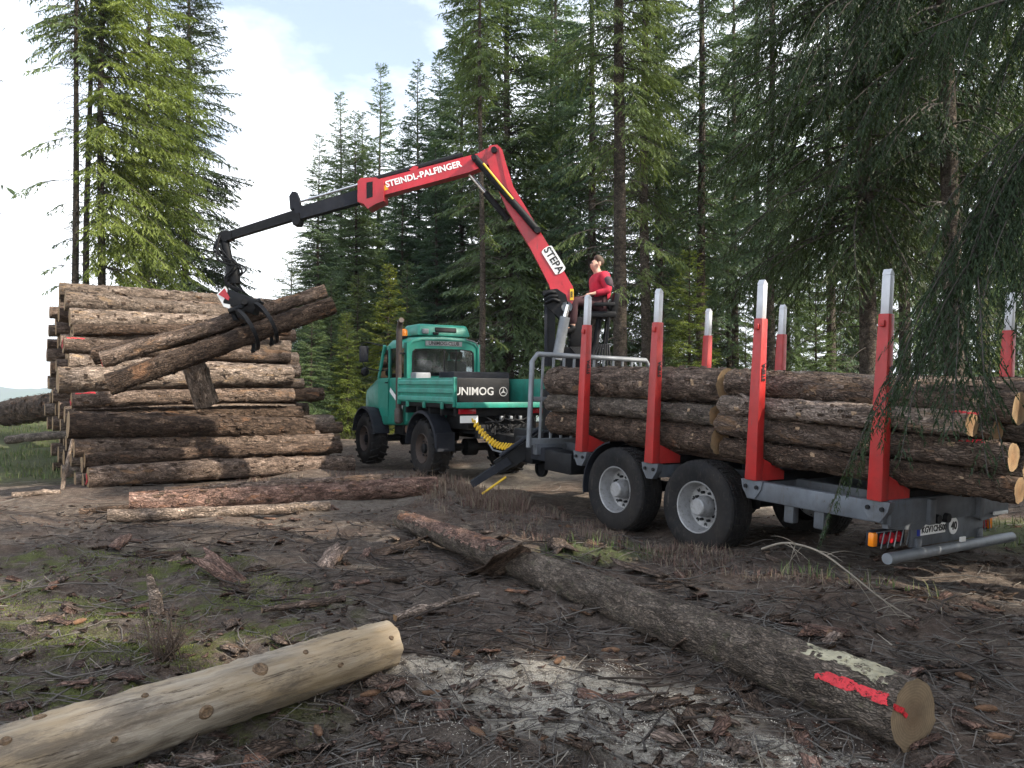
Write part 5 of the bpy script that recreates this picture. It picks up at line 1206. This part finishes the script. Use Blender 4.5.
for s, n_ in ((-1, 'l'), (1, 'r')):
    jk.update({n_ + 's': (s * .2, -.01, .47, .095), n_ + 'e': (s * .265, -.06, .23, .078), n_ + 'w': (s * .222, .15, .19, .046)}); je += [('c', n_ + 's'), (n_ + 's', n_ + 'e'), (n_ + 'e', n_ + 'w')]
jo = link('jacket', skin_mesh('jacket', jk, je, jack_m), PE)
for s in (-1, 1): link('sleeve_panel', skin_mesh('sleeve_panel', {'a': (s * .225, -.03, .46, .09), 'b': (s * .275, -.075, .27, .076)}, [('a', 'b')], jdark), jo)
link('collar', skin_mesh('collar', {'a': (0, .0, .53, .088), 'b': (0, .02, .58, .076)}, [('a', 'b')], jdark), jo)
tr_ = {'p': (0, 0, .05, .15)}; te = []
for s, n_ in ((-1, 'l'), (1, 'r')): tr_.update({n_ + 'h': (s * .11, .06, .05, .11), n_ + 'k': (s * .14, .46, .08, .085), n_ + 'a': (s * .14, .48, -.3, .065)}); te += [('p', n_ + 'h'), (n_ + 'h', n_ + 'k'), (n_ + 'k', n_ + 'a')]
link('trousers', skin_mesh('trousers', tr_, te, trou_m), PE)
for s in (-1, 1): link('boot', skin_mesh('boot', {'a': (s * .14, .48, -.28, .07), 'b': (s * .14, .48, -.37, .062), 'c': (s * .15, .65, -.4, .048)}, [('a', 'b'), ('b', 'c')], boot_m), PE)
link('hair', skin_mesh('hair', {'a': (0, -.035, .65, (.075, .06)), 'b': (0, -.015, .725, (.09, .088)), 'c': (0, .03, .78, (.072, .07)), 'd': (0, .075, .79, (.06, .04))}, [('a', 'b'), ('b', 'c'), ('c', 'd')], hair_m), PE)
for s in (-1, 1):
    b = MB(); b.lathe([(-.012, .002), (-.006, .011), (.006, .011), (.012, .002)], (s * .032, .126, .69), 'Y', 8); b.build('eye', MT['black_print'], PE)
    b = MB(); b.box((s * .088, .02, .675), (.02, .04, .06), None, None, .008); b.build('ear', skin_m, PE, 40)
# ------------------------------------------------------------------ near spruce, its boughs hang into the picture from the right
def near_spruce(seed, px_, py_, limbs, label):
    r = np.random.default_rng(seed); nd, st = Needles(), Sticks(); base = np.array([px_, py_, Hf(px_, py_)])
    root = thing('spruce_tree', label, 'tree', Matrix.Translation(tuple(base)))
    tb = MB(); zs = np.linspace(-.3, 17, 20); tb.tube([(.03 * math.sin(z), .03 * math.cos(z), z) for z in zs], [max(.03, .2 * (1 - max(z, 0) / 18) * (1 + .3 * math.exp(-2 * max(z, 0)))) for z in zs], 14)
    tb.build('trunk', MT['trunk'], root, True)
    for (z, az, L, el, dr, hg) in limbs:
        limb(nd, st, r, np.array([0, 0, z]), az, L, el, dr, .012, .045, .034, hg, .42, .03)
        n = 9; t = np.linspace(0, 1, n)                     # long hanging side boughs
        for k in range(int(L * 5)):
            tt = r.uniform(.25, .98); p = np.array([math.cos(az) * L * tt * (1 - .12 * tt), math.sin(az) * L * tt * (1 - .12 * tt), z + L * (math.tan(el) * tt - dr * tt ** 2 + dr * .35 * tt ** 3)])
            limb(nd, st, r, p, az + r.choice([-1, 1]) * r.uniform(.2, 1.3), r.uniform(.5, 1.15), R(-25), .9 * r.uniform(.6, 1.4), .012, .045, .034, .8, .45, .008, .05, .1)
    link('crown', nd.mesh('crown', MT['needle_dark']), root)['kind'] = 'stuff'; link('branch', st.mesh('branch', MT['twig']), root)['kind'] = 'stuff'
    return root
lim = []
lr2 = np.random.default_rng(21)
NX, NY = 5.45, 6.6
for (z, tx_, ty_, el, dr, hg) in [ (5.7, 3.0, 7.4, 8, .35, .9), (5.3, 3.4, 6.9, 4, .45, 1.0),
        (4.6, 3.3, 6.2, -5, 1.35, 1.0), (4.85, 3.4, 6.4, -4, 1.4, 1.0), (4.4, 3.1, 6.1, -5, 1.3, 1.0), (6.9, 2.9, 7.0, 12, .4, .8), (6.6, 6.5, 8.2, 0, .4, .9), (5.4, 7.4, 5.4, 0, .5, .8), (6.4, 6.8, 4.6, 5, .5, .8), (7.8, 4.6, 5.2, 12, .4, .8)]:
    dx_, dy_ = tx_ - NX, ty_ - NY; lim.append((z, math.atan2(dy_, dx_), math.hypot(dx_, dy_) / .88, R(el), dr, hg))
near_spruce(31, NX, NY, lim, 'near dark spruce whose drooping boughs hang over the trailer rear')

# ------------------------------------------------------------------ forest floor litter
def pebbles(): pass
dr_ = np.random.default_rng(77)
def scatter(n, ymin, ymax, spread=.78, pw=1.0):
    """points on the clearing, denser close by"""
    y = ymin * (ymax / ymin) ** (dr_.random(n) ** pw); x = dr_.uniform(-spread, spread, n) * y; return x, y
def flat_sticks(n, ymin, ymax, lmin, lmax, wmin, wmax, lift, tilt, mats, name, label, cat, xy=None):
    x, y = xy if xy is not None else scatter(n, ymin, ymax); n = len(x); z = H(x, y) + dr_.uniform(0, lift, n)
    a = dr_.uniform(0, 2 * math.pi, n); e = dr_.normal(0, tilt, n); l = np.exp(dr_.uniform(math.log(lmin), math.log(lmax), n)) / 2
    d = np.stack([np.cos(a) * np.cos(e), np.sin(a) * np.cos(e), np.sin(e)], -1); s = np.stack([-np.sin(a), np.cos(a), dr_.normal(0, .4, n)], -1) * (dr_.uniform(wmin, wmax, n) / 2)[:, None]
    c = np.stack([x, y, z], -1); up = np.array([0, 0, 1.]) * (np.abs(np.sin(e)) * l)[:, None]; c = c + up
    v = np.stack([c - d * l[:, None] - s, c - d * l[:, None] + s, c + d * l[:, None] + s * .5, c + d * l[:, None] - s * .5], 1).reshape(-1, 3)
    f = np.arange(len(v)).reshape(-1, 4); me = npmesh(name, v, f, mats); me.polygons.foreach_set('material_index', dr_.integers(0, len(mats), n).astype(np.int32))
    return tag(link(name, me), label, cat, kind='stuff')
LM = [pmat('litter_grey', (.13, .115, .1), .9, 0, .3, 3, 0), pmat('litter_brown', (.1, .07, .05), .9, 0, .3, 3, 0), pmat('litter_dark', (.04, .03, .024), .9, 0, .3, 3, 0), pmat('litter_pale', (.22, .19, .15), .9, 0, .3, 3, 0)]
flat_sticks(52000, 1.8, 13, .015, .07, .0015, .004, .012, .25, LM[:3] + LM[:1], 'needle_litter', 'fine needles and crumbs covering the forest floor', 'litter')
flat_sticks(9000, 2.0, 14, .04, .2, .003, .008, .03, .3, LM, 'twig_litter', 'small broken twigs strewn over the clearing', 'twigs')
# round twigs
st = Sticks(); x, y = scatter(3000, 2.2, 15)
for i in range(len(x)):
    L = math.exp(dr_.uniform(math.log(.12), math.log(.75))); a = dr_.uniform(0, 6.28); t = np.linspace(-.5, .5, 5); bend = dr_.normal(0, .12) * L
    px_, py_ = x[i] + math.cos(a) * L * t - math.sin(a) * bend * t * t * 4, y[i] + math.sin(a) * L * t + math.cos(a) * bend * t * t * 4
    pz = H(px_, py_) + .006 + np.abs(dr_.normal(0, .04)) * (t + .5) * (dr_.random() < .35) + dr_.normal(0, .006, 5); r = dr_.uniform(.002, .0075) * min(1.3, .5 + L)
    st.add(np.stack([px_, py_, pz], -1), r, r * .5, 4)
tag(link('fallen_twigs', st.mesh('fallen_twigs', LM[0])), 'thin fallen twigs and branchlets lying everywhere on the soil', 'twigs', kind='stuff')
# bark crumbs
def bark_flake(r, L, Wd, curl):
    n, m = 5, 4; u = np.linspace(-.5, .5, n + 1); v_ = np.linspace(-.5, .5, m + 1); Uu, Vv = np.meshgrid(u, v_, indexing='ij')
    ed = 1 + .18 * r.normal(size=Uu.shape) * (np.abs(Uu) + np.abs(Vv) > .45); X_ = Uu * L * ed; a = Vv * curl; rad = Wd / max(curl, .2)
    Y_ = rad * np.sin(a) * ed; Z_ = rad * (np.cos(a) - math.cos(curl / 2)) + r.normal(0, .004, Uu.shape)
    top = np.stack([X_, Y_, Z_ + .008], -1).reshape(-1, 3); bot = np.stack([X_, Y_, Z_ - .004], -1).reshape(-1, 3); k = (n + 1) * (m + 1)
    i = np.arange(k).reshape(n + 1, m + 1); f = np.stack([i[:-1, :-1], i[1:, :-1], i[1:, 1:], i[:-1, 1:]], -1).reshape(-1, 4); ring = list(i[0, :]) + list(i[1:, -1]) + list(i[-1, -2::-1]) + list(i[-2:0:-1, 0])
    sf = [(ring[j], ring[(j + 1) % len(ring)], ring[(j + 1) % len(ring)] + k, ring[j] + k) for j in range(len(ring))]
    return np.concatenate([top, bot]), np.concatenate([f, f[:, ::-1] + k, np.array(sf)])
x, y = scatter(3200, 2.3, 12.5); vs, fs, o_ = [], [], 0
for i in range(len(x)):
    L = math.exp(dr_.uniform(math.log(.025), math.log(.1))); a = dr_.uniform(0, 6.28); Wd = L * dr_.uniform(.35, .8); e1, e2 = dr_.normal(0, .25, 2)
    q = np.array([[-.5, -.5, 0], [.5, -.4, .1], [.45, .5, 0], [-.4, .45, .12]]) * np.array([L, Wd, L]) + np.random.default_rng(i).normal(0, .006, (4, 3))
    q = np.concatenate([q, q - np.array([0, 0, .006])]); c, s = math.cos(a), math.sin(a); rt = np.array([[c, -s, 0], [s, c, 0], [0, 0, 1]]) @ np.array([[1, 0, e1], [0, 1, e2], [-e1, -e2, 1]])
    q = q @ rt.T + np.array([x[i], y[i], Hf(x[i], y[i]) + .012]); vs.append(q); fs.append(np.array([[0, 1, 2, 3], [7, 6, 5, 4], [0, 4, 5, 1], [1, 5, 6, 2], [2, 6, 7, 3], [3, 7, 4, 0]]) + o_); o_ += 8
bmats = [MT['bark'], MT['bark_dark'], MT['bark_pink']]
me = npmesh('bark_crumbs', np.concatenate(vs), np.concatenate(fs), bmats); me.polygons.foreach_set('material_index', np.repeat(dr_.integers(0, 3, len(x)), 6).astype(np.int32))
tag(link('bark_crumbs', me), 'small flakes of bark scattered over the soil', 'bark flakes', kind='stuff')
# larger bark sheets, each its own thing
bpx = [(700, 640, .42, .2, 'dark curled bark sheet right behind the long trunk'), (822, 640, .5, .16, 'reddish bark strip lying beside the painted trunk end'), (640, 566, .5, .16, 'rusty bark strip torn from the short broken piece'), (505, 580, .55, .22, 'bark flap hanging off the long trunk'),
       (230, 575, .6, .2, 'long dark bark slab on the soil left of centre'), (330, 560, .45, .24, 'grey curled bark plate catching light'), (160, 560, .35, .14, 'reddish bark slab at the edge of the moss'), (120, 545, .3, .12, 'small bark slab near the thin pole'), (560, 545, .4, .2, 'bark plate between long trunk and wheels'), (390, 545, .5, .2, 'bark sheet at the far end of the long trunk')]
for i, (a_, b_, L, Wd, lb) in enumerate(bpx):
    d = (EYE - .05) / (b_ - 395) * 800; p = W(a_, b_, d); v, f = bark_flake(np.random.default_rng(300 + i), L * 1.4, Wd * 1.3, 1.6)
    o = link('bark_piece', npmesh('bark_piece', v, f, MT[['bark_dark', 'bark_pink', 'bark'][i % 3]], False)); o.location = (p.x, p.y, Hf(p.x, p.y) + .03); o.rotation_euler = (dr_.normal(0, .25), dr_.normal(0, .2), dr_.uniform(0, 3.1)); tag(o, lb, 'bark', 'bark pieces on the ground')
fl = [o for o in bpy.data.objects if o.get('label') == 'bark flap hanging off the long trunk'][0]
p = W(503, 572, 7.55); fl.location = (p.x - .02, p.y - .03, Hf(p.x, p.y) + .13); fl.rotation_euler = (.5, .55, 2.4)
protos = []
for i in range(6):
    r = np.random.default_rng(330 + i); v, f = bark_flake(r, r.uniform(.14, .3), r.uniform(.06, .13), r.uniform(.6, 2.0)); protos.append(npmesh('bark_piece', v, f, MT[['bark_dark', 'bark_pink', 'bark'][i % 3]], False))
x, y = scatter(210, 2.8, 12.5, .62)
for i in range(len(x)):
    o = link('bark_piece', protos[i % 6]); o.location = (x[i], y[i], Hf(x[i], y[i]) + .018); o.rotation_euler = (dr_.normal(0, .2) + (math.pi if i % 3 == 0 else 0), dr_.normal(0, .2), dr_.uniform(0, 6.28)); tag(o, 'small loose piece of bark lying on the forest floor', 'bark', 'loose bark pieces on the ground')
# soil clods
k = 1500; x, y = scatter(k, 2.4, 11); ico = bmesh.new(); bmesh.ops.create_icosphere(ico, subdivisions=1, radius=1); iv = np.array([v.co[:] for v in ico.verts]); ico.verts.index_update(); if_ = np.array([[v.index for v in f.verts] for f in ico.faces]); ico.free()
sz = np.exp(dr_.uniform(math.log(.008), math.log(.045), k)); kp = vnoise(x * .9, y * .9, 0, 91) > -.25; x, y, sz = x[kp], y[kp], sz[kp]; k = len(x)
v = iv[None] * (sz[:, None] * dr_.uniform(.6, 1.4, (k, len(iv))))[:, :, None] * np.array([1.2, 1, .7]) + np.stack([x, y, H(x, y)], -1)[:, None]; f = (np.arange(k)[:, None, None] * len(iv) + if_[None]).reshape(-1, 3)
tag(link('soil_clods', npmesh('soil_clods', v.reshape(-1, 3), f, MT['ground'])), 'dark crumbly clods of torn up soil', 'soil', kind='stuff')
# brush heaps of torn branches
st = Sticks()
for (a_, b_, n_, sp_) in ((480, 640, 60, .5), (430, 560, 60, .7), (330, 585, 50, .6), (620, 590, 40, .4), (100, 520, 60, .8), (700, 690, 30, .4), (540, 545, 50, .6), (240, 540, 70, 1.0), (860, 640, 60, .7)):
    d = EYE / (b_ - 395) * 800; p = W(a_, b_, d)
    for j in range(n_):
        cx_, cy_ = p.x + dr_.normal(0, sp_), p.y + dr_.normal(0, sp_ * .7); L = dr_.uniform(.2, .9); a = dr_.uniform(0, 6.28); t = np.linspace(-.5, .5, 6); e_ = dr_.normal(0, .12)
        px_ = cx_ + np.cos(a) * L * t + dr_.normal(0, .02, 6); py_ = cy_ + np.sin(a) * L * t + dr_.normal(0, .02, 6); pz = np.maximum(H(px_, py_) + .004, Hf(cx_, cy_) + abs(dr_.normal(0, .03)) + e_ * L * t); st.add(np.stack([px_, py_, pz], -1), dr_.uniform(.003, .011), .002, 5)
tag(link('brushwood', st.mesh('brushwood', LM[2])), 'dark tangled brushwood and broken branches on the soil', 'brushwood', kind='stuff')
# spruce cones
cm_ = pmat('spruce_cone', (.16, .085, .045), .8, 0, .35, 40, .2); b = MB()
b.tube([(-.065, 0, 0), (-.055, 0, 0), (-.03, 0, 0), (.01, 0, 0), (.045, 0, 0), (.06, 0, 0)], [.006, .013, .019, .018, .011, .003], 9)
for k in range(46):
    x0 = -.055 + k * .0023; a = k * 2.4; rr_ = np.interp(x0, [-.06, -.03, .01, .06], [.013, .019, .018, .005]); c, s = math.cos(a), math.sin(a); p = Vector((x0, rr_ * c, rr_ * s)); n_ = Vector((0, c, s)); t_ = Vector((0, -s, c))
    b.add([p - t_ * .006, p + t_ * .006, p + Vector((.012, 0, 0)) + n_ * .004], [(0, 1, 2)])
cme = b.mesh('spruce_cone', False); cme.materials.append(cm_)
for (a_, b_) in ((478, 747), (432, 695), (610, 655), (500, 640), (965, 680), (1000, 735), (985, 712), (455, 660), (370, 700), (560, 670), (80, 625), (318, 730)):
    d = EYE / (b_ - 395) * 800; p = W(a_, b_, d); o = link('spruce_cone', cme); o.location = (p.x, p.y, Hf(p.x, p.y) + .018); o.rotation_euler = (dr_.uniform(0, 6), 0, dr_.uniform(0, 6)); tag(o, 'brown spruce cone lying in the foreground litter', 'cone', 'cones on the ground')
# sawdust chips
cx = np.concatenate([dr_.normal(.5, .48, 9000), dr_.normal(.15, .35, 3500), dr_.normal(-.55, .25, 1500), dr_.normal(1.25, .45, 4000)]); cy = np.concatenate([dr_.normal(4.3, .34, 9000), dr_.normal(4.75, .25, 3500), dr_.normal(5.15, .18, 1500), dr_.normal(3.75, .3, 4000)])
kp = vnoise(cx * 5, cy * 5, 0, 61) + .5 * vnoise(cx * 13, cy * 13, 0, 62) > -.15; cx, cy = cx[kp], cy[kp]
flat_sticks(0, 0, 0, .004, .013, .003, .007, .004, .35, [pmat('sawdust', (.62, .56, .46), .9, 0, .2, 5, 0), pmat('sawdust_grey', (.52, .46, .38), .9, 0, .2, 5, 0)], 'sawdust', 'pale sawdust and chips spilled on the soil', 'sawdust', (cx, cy))
# grass and moss
def blades(name, x, y, h, wd, lean, mats, label, cat):
    n = len(x); z = H(x, y); a = dr_.uniform(0, 6.28, n); hh = h * dr_.uniform(.45, 1.3, n); ln = dr_.normal(0, lean, n) * hh; c = np.stack([x, y, z - .005], -1)
    dv = np.stack([np.cos(a), np.sin(a), 0 * a], -1); sv = np.stack([-np.sin(a), np.cos(a), 0 * a], -1) * (wd * dr_.uniform(.6, 1.3, n))[:, None]; up = np.array([0, 0, 1.])
    m_ = c + up * (hh * .6)[:, None] + dv * (ln * .4)[:, None]; t_ = c + up * (hh * (1 - .25 * np.abs(ln / hh)))[:, None] + dv * ln[:, None]
    v = np.stack([c - sv, c + sv, m_ + sv * .7, m_ - sv * .7, t_ + sv * .15, t_ - sv * .15], 1).reshape(-1, 3); b_ = np.arange(n)[:, None] * 6
    f = np.concatenate([b_ + np.array([0, 1, 2, 3]), b_ + np.array([3, 2, 4, 5])], 0); me = npmesh(name, v, f, mats); mi = dr_.integers(0, len(mats), n).astype(np.int32); me.polygons.foreach_set('material_index', np.concatenate([mi, mi]))
    return tag(link(name, me), label, cat, kind='stuff')
def patch(cs, n, seed, thr=0.0, sc_=1.2):
    xs_, ys_ = [], []
    tot = sum(c[2] * c[3] for c in cs)
    for (cx, cy, rx, ry, rt) in cs:
        k = int(n * rx * ry / tot); q = np.sqrt(dr_.random(k)); a = dr_.uniform(0, 6.28, k); u, v = rx * q * np.cos(a), ry * q * np.sin(a); xs_.append(cx + u * math.cos(rt) - v * math.sin(rt)); ys_.append(cy + u * math.sin(rt) + v * math.cos(rt))
    x, y = np.concatenate(xs_), np.concatenate(ys_); kp = vnoise(x * sc_, y * sc_, 0, seed) + .6 * vnoise(x * sc_ * 3, y * sc_ * 3, 0, seed + 1) > thr; return x[kp], y[kp]
GD = [pmat('dry_grass_red', (.16, .105, .08), .9, 0, .3, 3, 0), pmat('dry_grass_straw', (.22, .18, .125), .9, 0, .3, 3, 0), pmat('dry_heather', (.13, .075, .06), .9, 0, .3, 3, 0)]
GG = [pmat('green_grass', (.1, .15, .035), .8, 0, .3, 3, 0), pmat('green_grass_dry', (.2, .2, .08), .8, 0, .3, 3, 0), pmat('green_grass_dark', (.055, .09, .025), .8, 0, .3, 3, 0)]
x, y = patch([(.2, 11.2, 3.0, .9, 2.2), (1.7, 9.0, 1.6, .55, 2.2), (-1.0, 13.6, 1.8, .8, 2.4), (2.3, 7.7, 1.3, .45, 2.3), (-3.2, 14.6, 2.2, 1.0, .3), (.6, 9.3, .9, .7, 0)], 16000, 71, .12, 1.9)
blades('dry_grass', x, y, .11, .003, .95, GD, 'reddish dry grass and heather in front of the wheels', 'grass')
x, y = patch([(-.6, 12.6, 1.3, .5, 2.2), (-1.6, 14.0, 1.2, .5, 2.6)], 4000, 75, -.3); blades('tall_dry_grass', x, y, .26, .004, .7, GD, 'taller reddish dry grass around the outrigger foot', 'grass')
x, y = patch([(-12, 18, 5, 4, 0), (.95, 9.1, .6, .35, 0), (7.3, 9.8, 2.0, 1.2, 0), (-15, 25, 8, 7, 0), (3.0, 7.0, .8, .3, 2.2)], 26000, 72, -.1); blades('green_grass', x, y, .13, .006, .5, GG, 'short green grass on the verge left of the stack and beside the trailer', 'grass')
x, y = patch([(-2.9, 4.7, 2.0, 1.5, 0), (-4.6, 7.3, 2.4, 1.6, 0), (-2.3, 6.2, 1.0, 1.3, 0)], 60000, 73, .05, 2.2); MG = [pmat('moss', (.14, .16, .035), .95, 0, .4, 4, 0), pmat('moss_dark', (.075, .095, .025), .95, 0, .4, 4, 0)]
blades('moss', x, y, .017, .004, .7, MG, 'yellow green moss cushions on the left foreground', 'moss')
# long arching dead branch beside the trailer rear, small dead shrub on the left
def branch_thing(pts, r0, label, subs, seed, name='dead_branch', cat='branch'):
    r = np.random.default_rng(seed); s_ = Sticks(); P = np.array([tuple(p) for p in pts]); t = np.linspace(0, 1, len(P)); tt = np.linspace(0, 1, 24); A = np.stack([np.interp(tt, t, P[:, k]) for k in range(3)], -1)
    for _ in range(3): A[1:-1] = (A[:-2] + A[1:-1] * 2 + A[2:]) / 4
    s_.add(A, r0, r0 * .35, 6)
    for k in range(subs):
        i = r.integers(4, 23); d = unit(r.normal(0, 1, 3) + np.array([0, -.2, .25])); l = r.uniform(.12, .45); q = np.linspace(0, 1, 5)[:, None]; s_.add(A[i] + d * l * q + np.array([0, 0, -.25 * l]) * q ** 2, r0 * .4, .0012, 4)
    return tag(link(name, s_.mesh(name, MT['twig'] if name != 'arching_branch' else LM[3])), label, cat)
branch_thing([W(762, 549, 7.0), W(785, 541, 6.7), W(820, 550, 6.4), W(856, 578, 6.1), W(885, 602, 5.9), W(935, 632, 5.7)], .011, 'long thin pale branch arching over the ground behind the trailer', 16, 3, 'arching_branch')
branch_thing([W(1010, 690, 4.6), W(960, 660, 5.0), W(900, 640, 5.4), W(850, 618, 5.9)], .008, 'thin dry branch lying right of the painted trunk end', 14, 4)
branch_thing([W(946, 678, 4.95), W(950, 695, 4.75), W(944, 710, 4.6)], .012, 'short forked twig right of the painted trunk end', 3, 5)
q = np.array([W(165, 655, 5.4).x, 5.4, Hf(W(165, 655, 5.4).x, 5.4)])
s_ = Sticks(); r = np.random.default_rng(6)
for k in range(34):
    d = unit(np.array([r.normal(0, .5), r.normal(0, .5), 1.0])); l = r.uniform(.12, .42); tq = np.linspace(0, 1, 6)[:, None]; A = q + r.normal(0, .03, 3) * np.array([1, 1, 0]) + d * l * tq + r.normal(0, .015, (6, 3)) * tq; s_.add(A, .006, .0015, 4)
    for j in range(6): p = A[r.integers(1, 6)]; dd = unit(r.normal(0, 1, 3) + np.array([0, 0, .6])); s_.add(np.stack([p, p + dd * .04, p + dd * .08]), .0025, .001, 3)
tag(link('dead_shrub', s_.mesh('dead_shrub', LM[1])), 'small bare dead shrub standing in the mossy foreground', 'shrub')
st2 = MB(); c = W(158, 600, 6.5); st2.tube([(c.x, c.y, Hf(c.x, c.y) - .05), (c.x - .02, c.y, Hf(c.x, c.y) + .12), (c.x - .1, c.y + .05, Hf(c.x, c.y) + .3)], [.06, .05, .025], 9)
tag(st2.build('stump', MT['bark_pale'], None, True), 'slanting broken stump behind the bare dead shrub', 'stump')

# ------------------------------------------------------------------ air
hz_m = bpy.data.materials.new('air'); t = ntree(hz_m); pv = t.nodes.new('ShaderNodeVolumePrincipled'); o_ = t.nodes.new('ShaderNodeOutputMaterial')
pv.inputs['Color'].default_value = (.82, .9, 1.0, 1); pv.inputs['Density'].default_value = HAZE; pv.inputs['Anisotropy'].default_value = .2; t.links.new(pv.outputs[0], o_.inputs['Volume'])
b = MB(); b.box((0, 2150, 100), (9600, 5000, 370)); tag(b.build('haze', hz_m), kind='stuff')
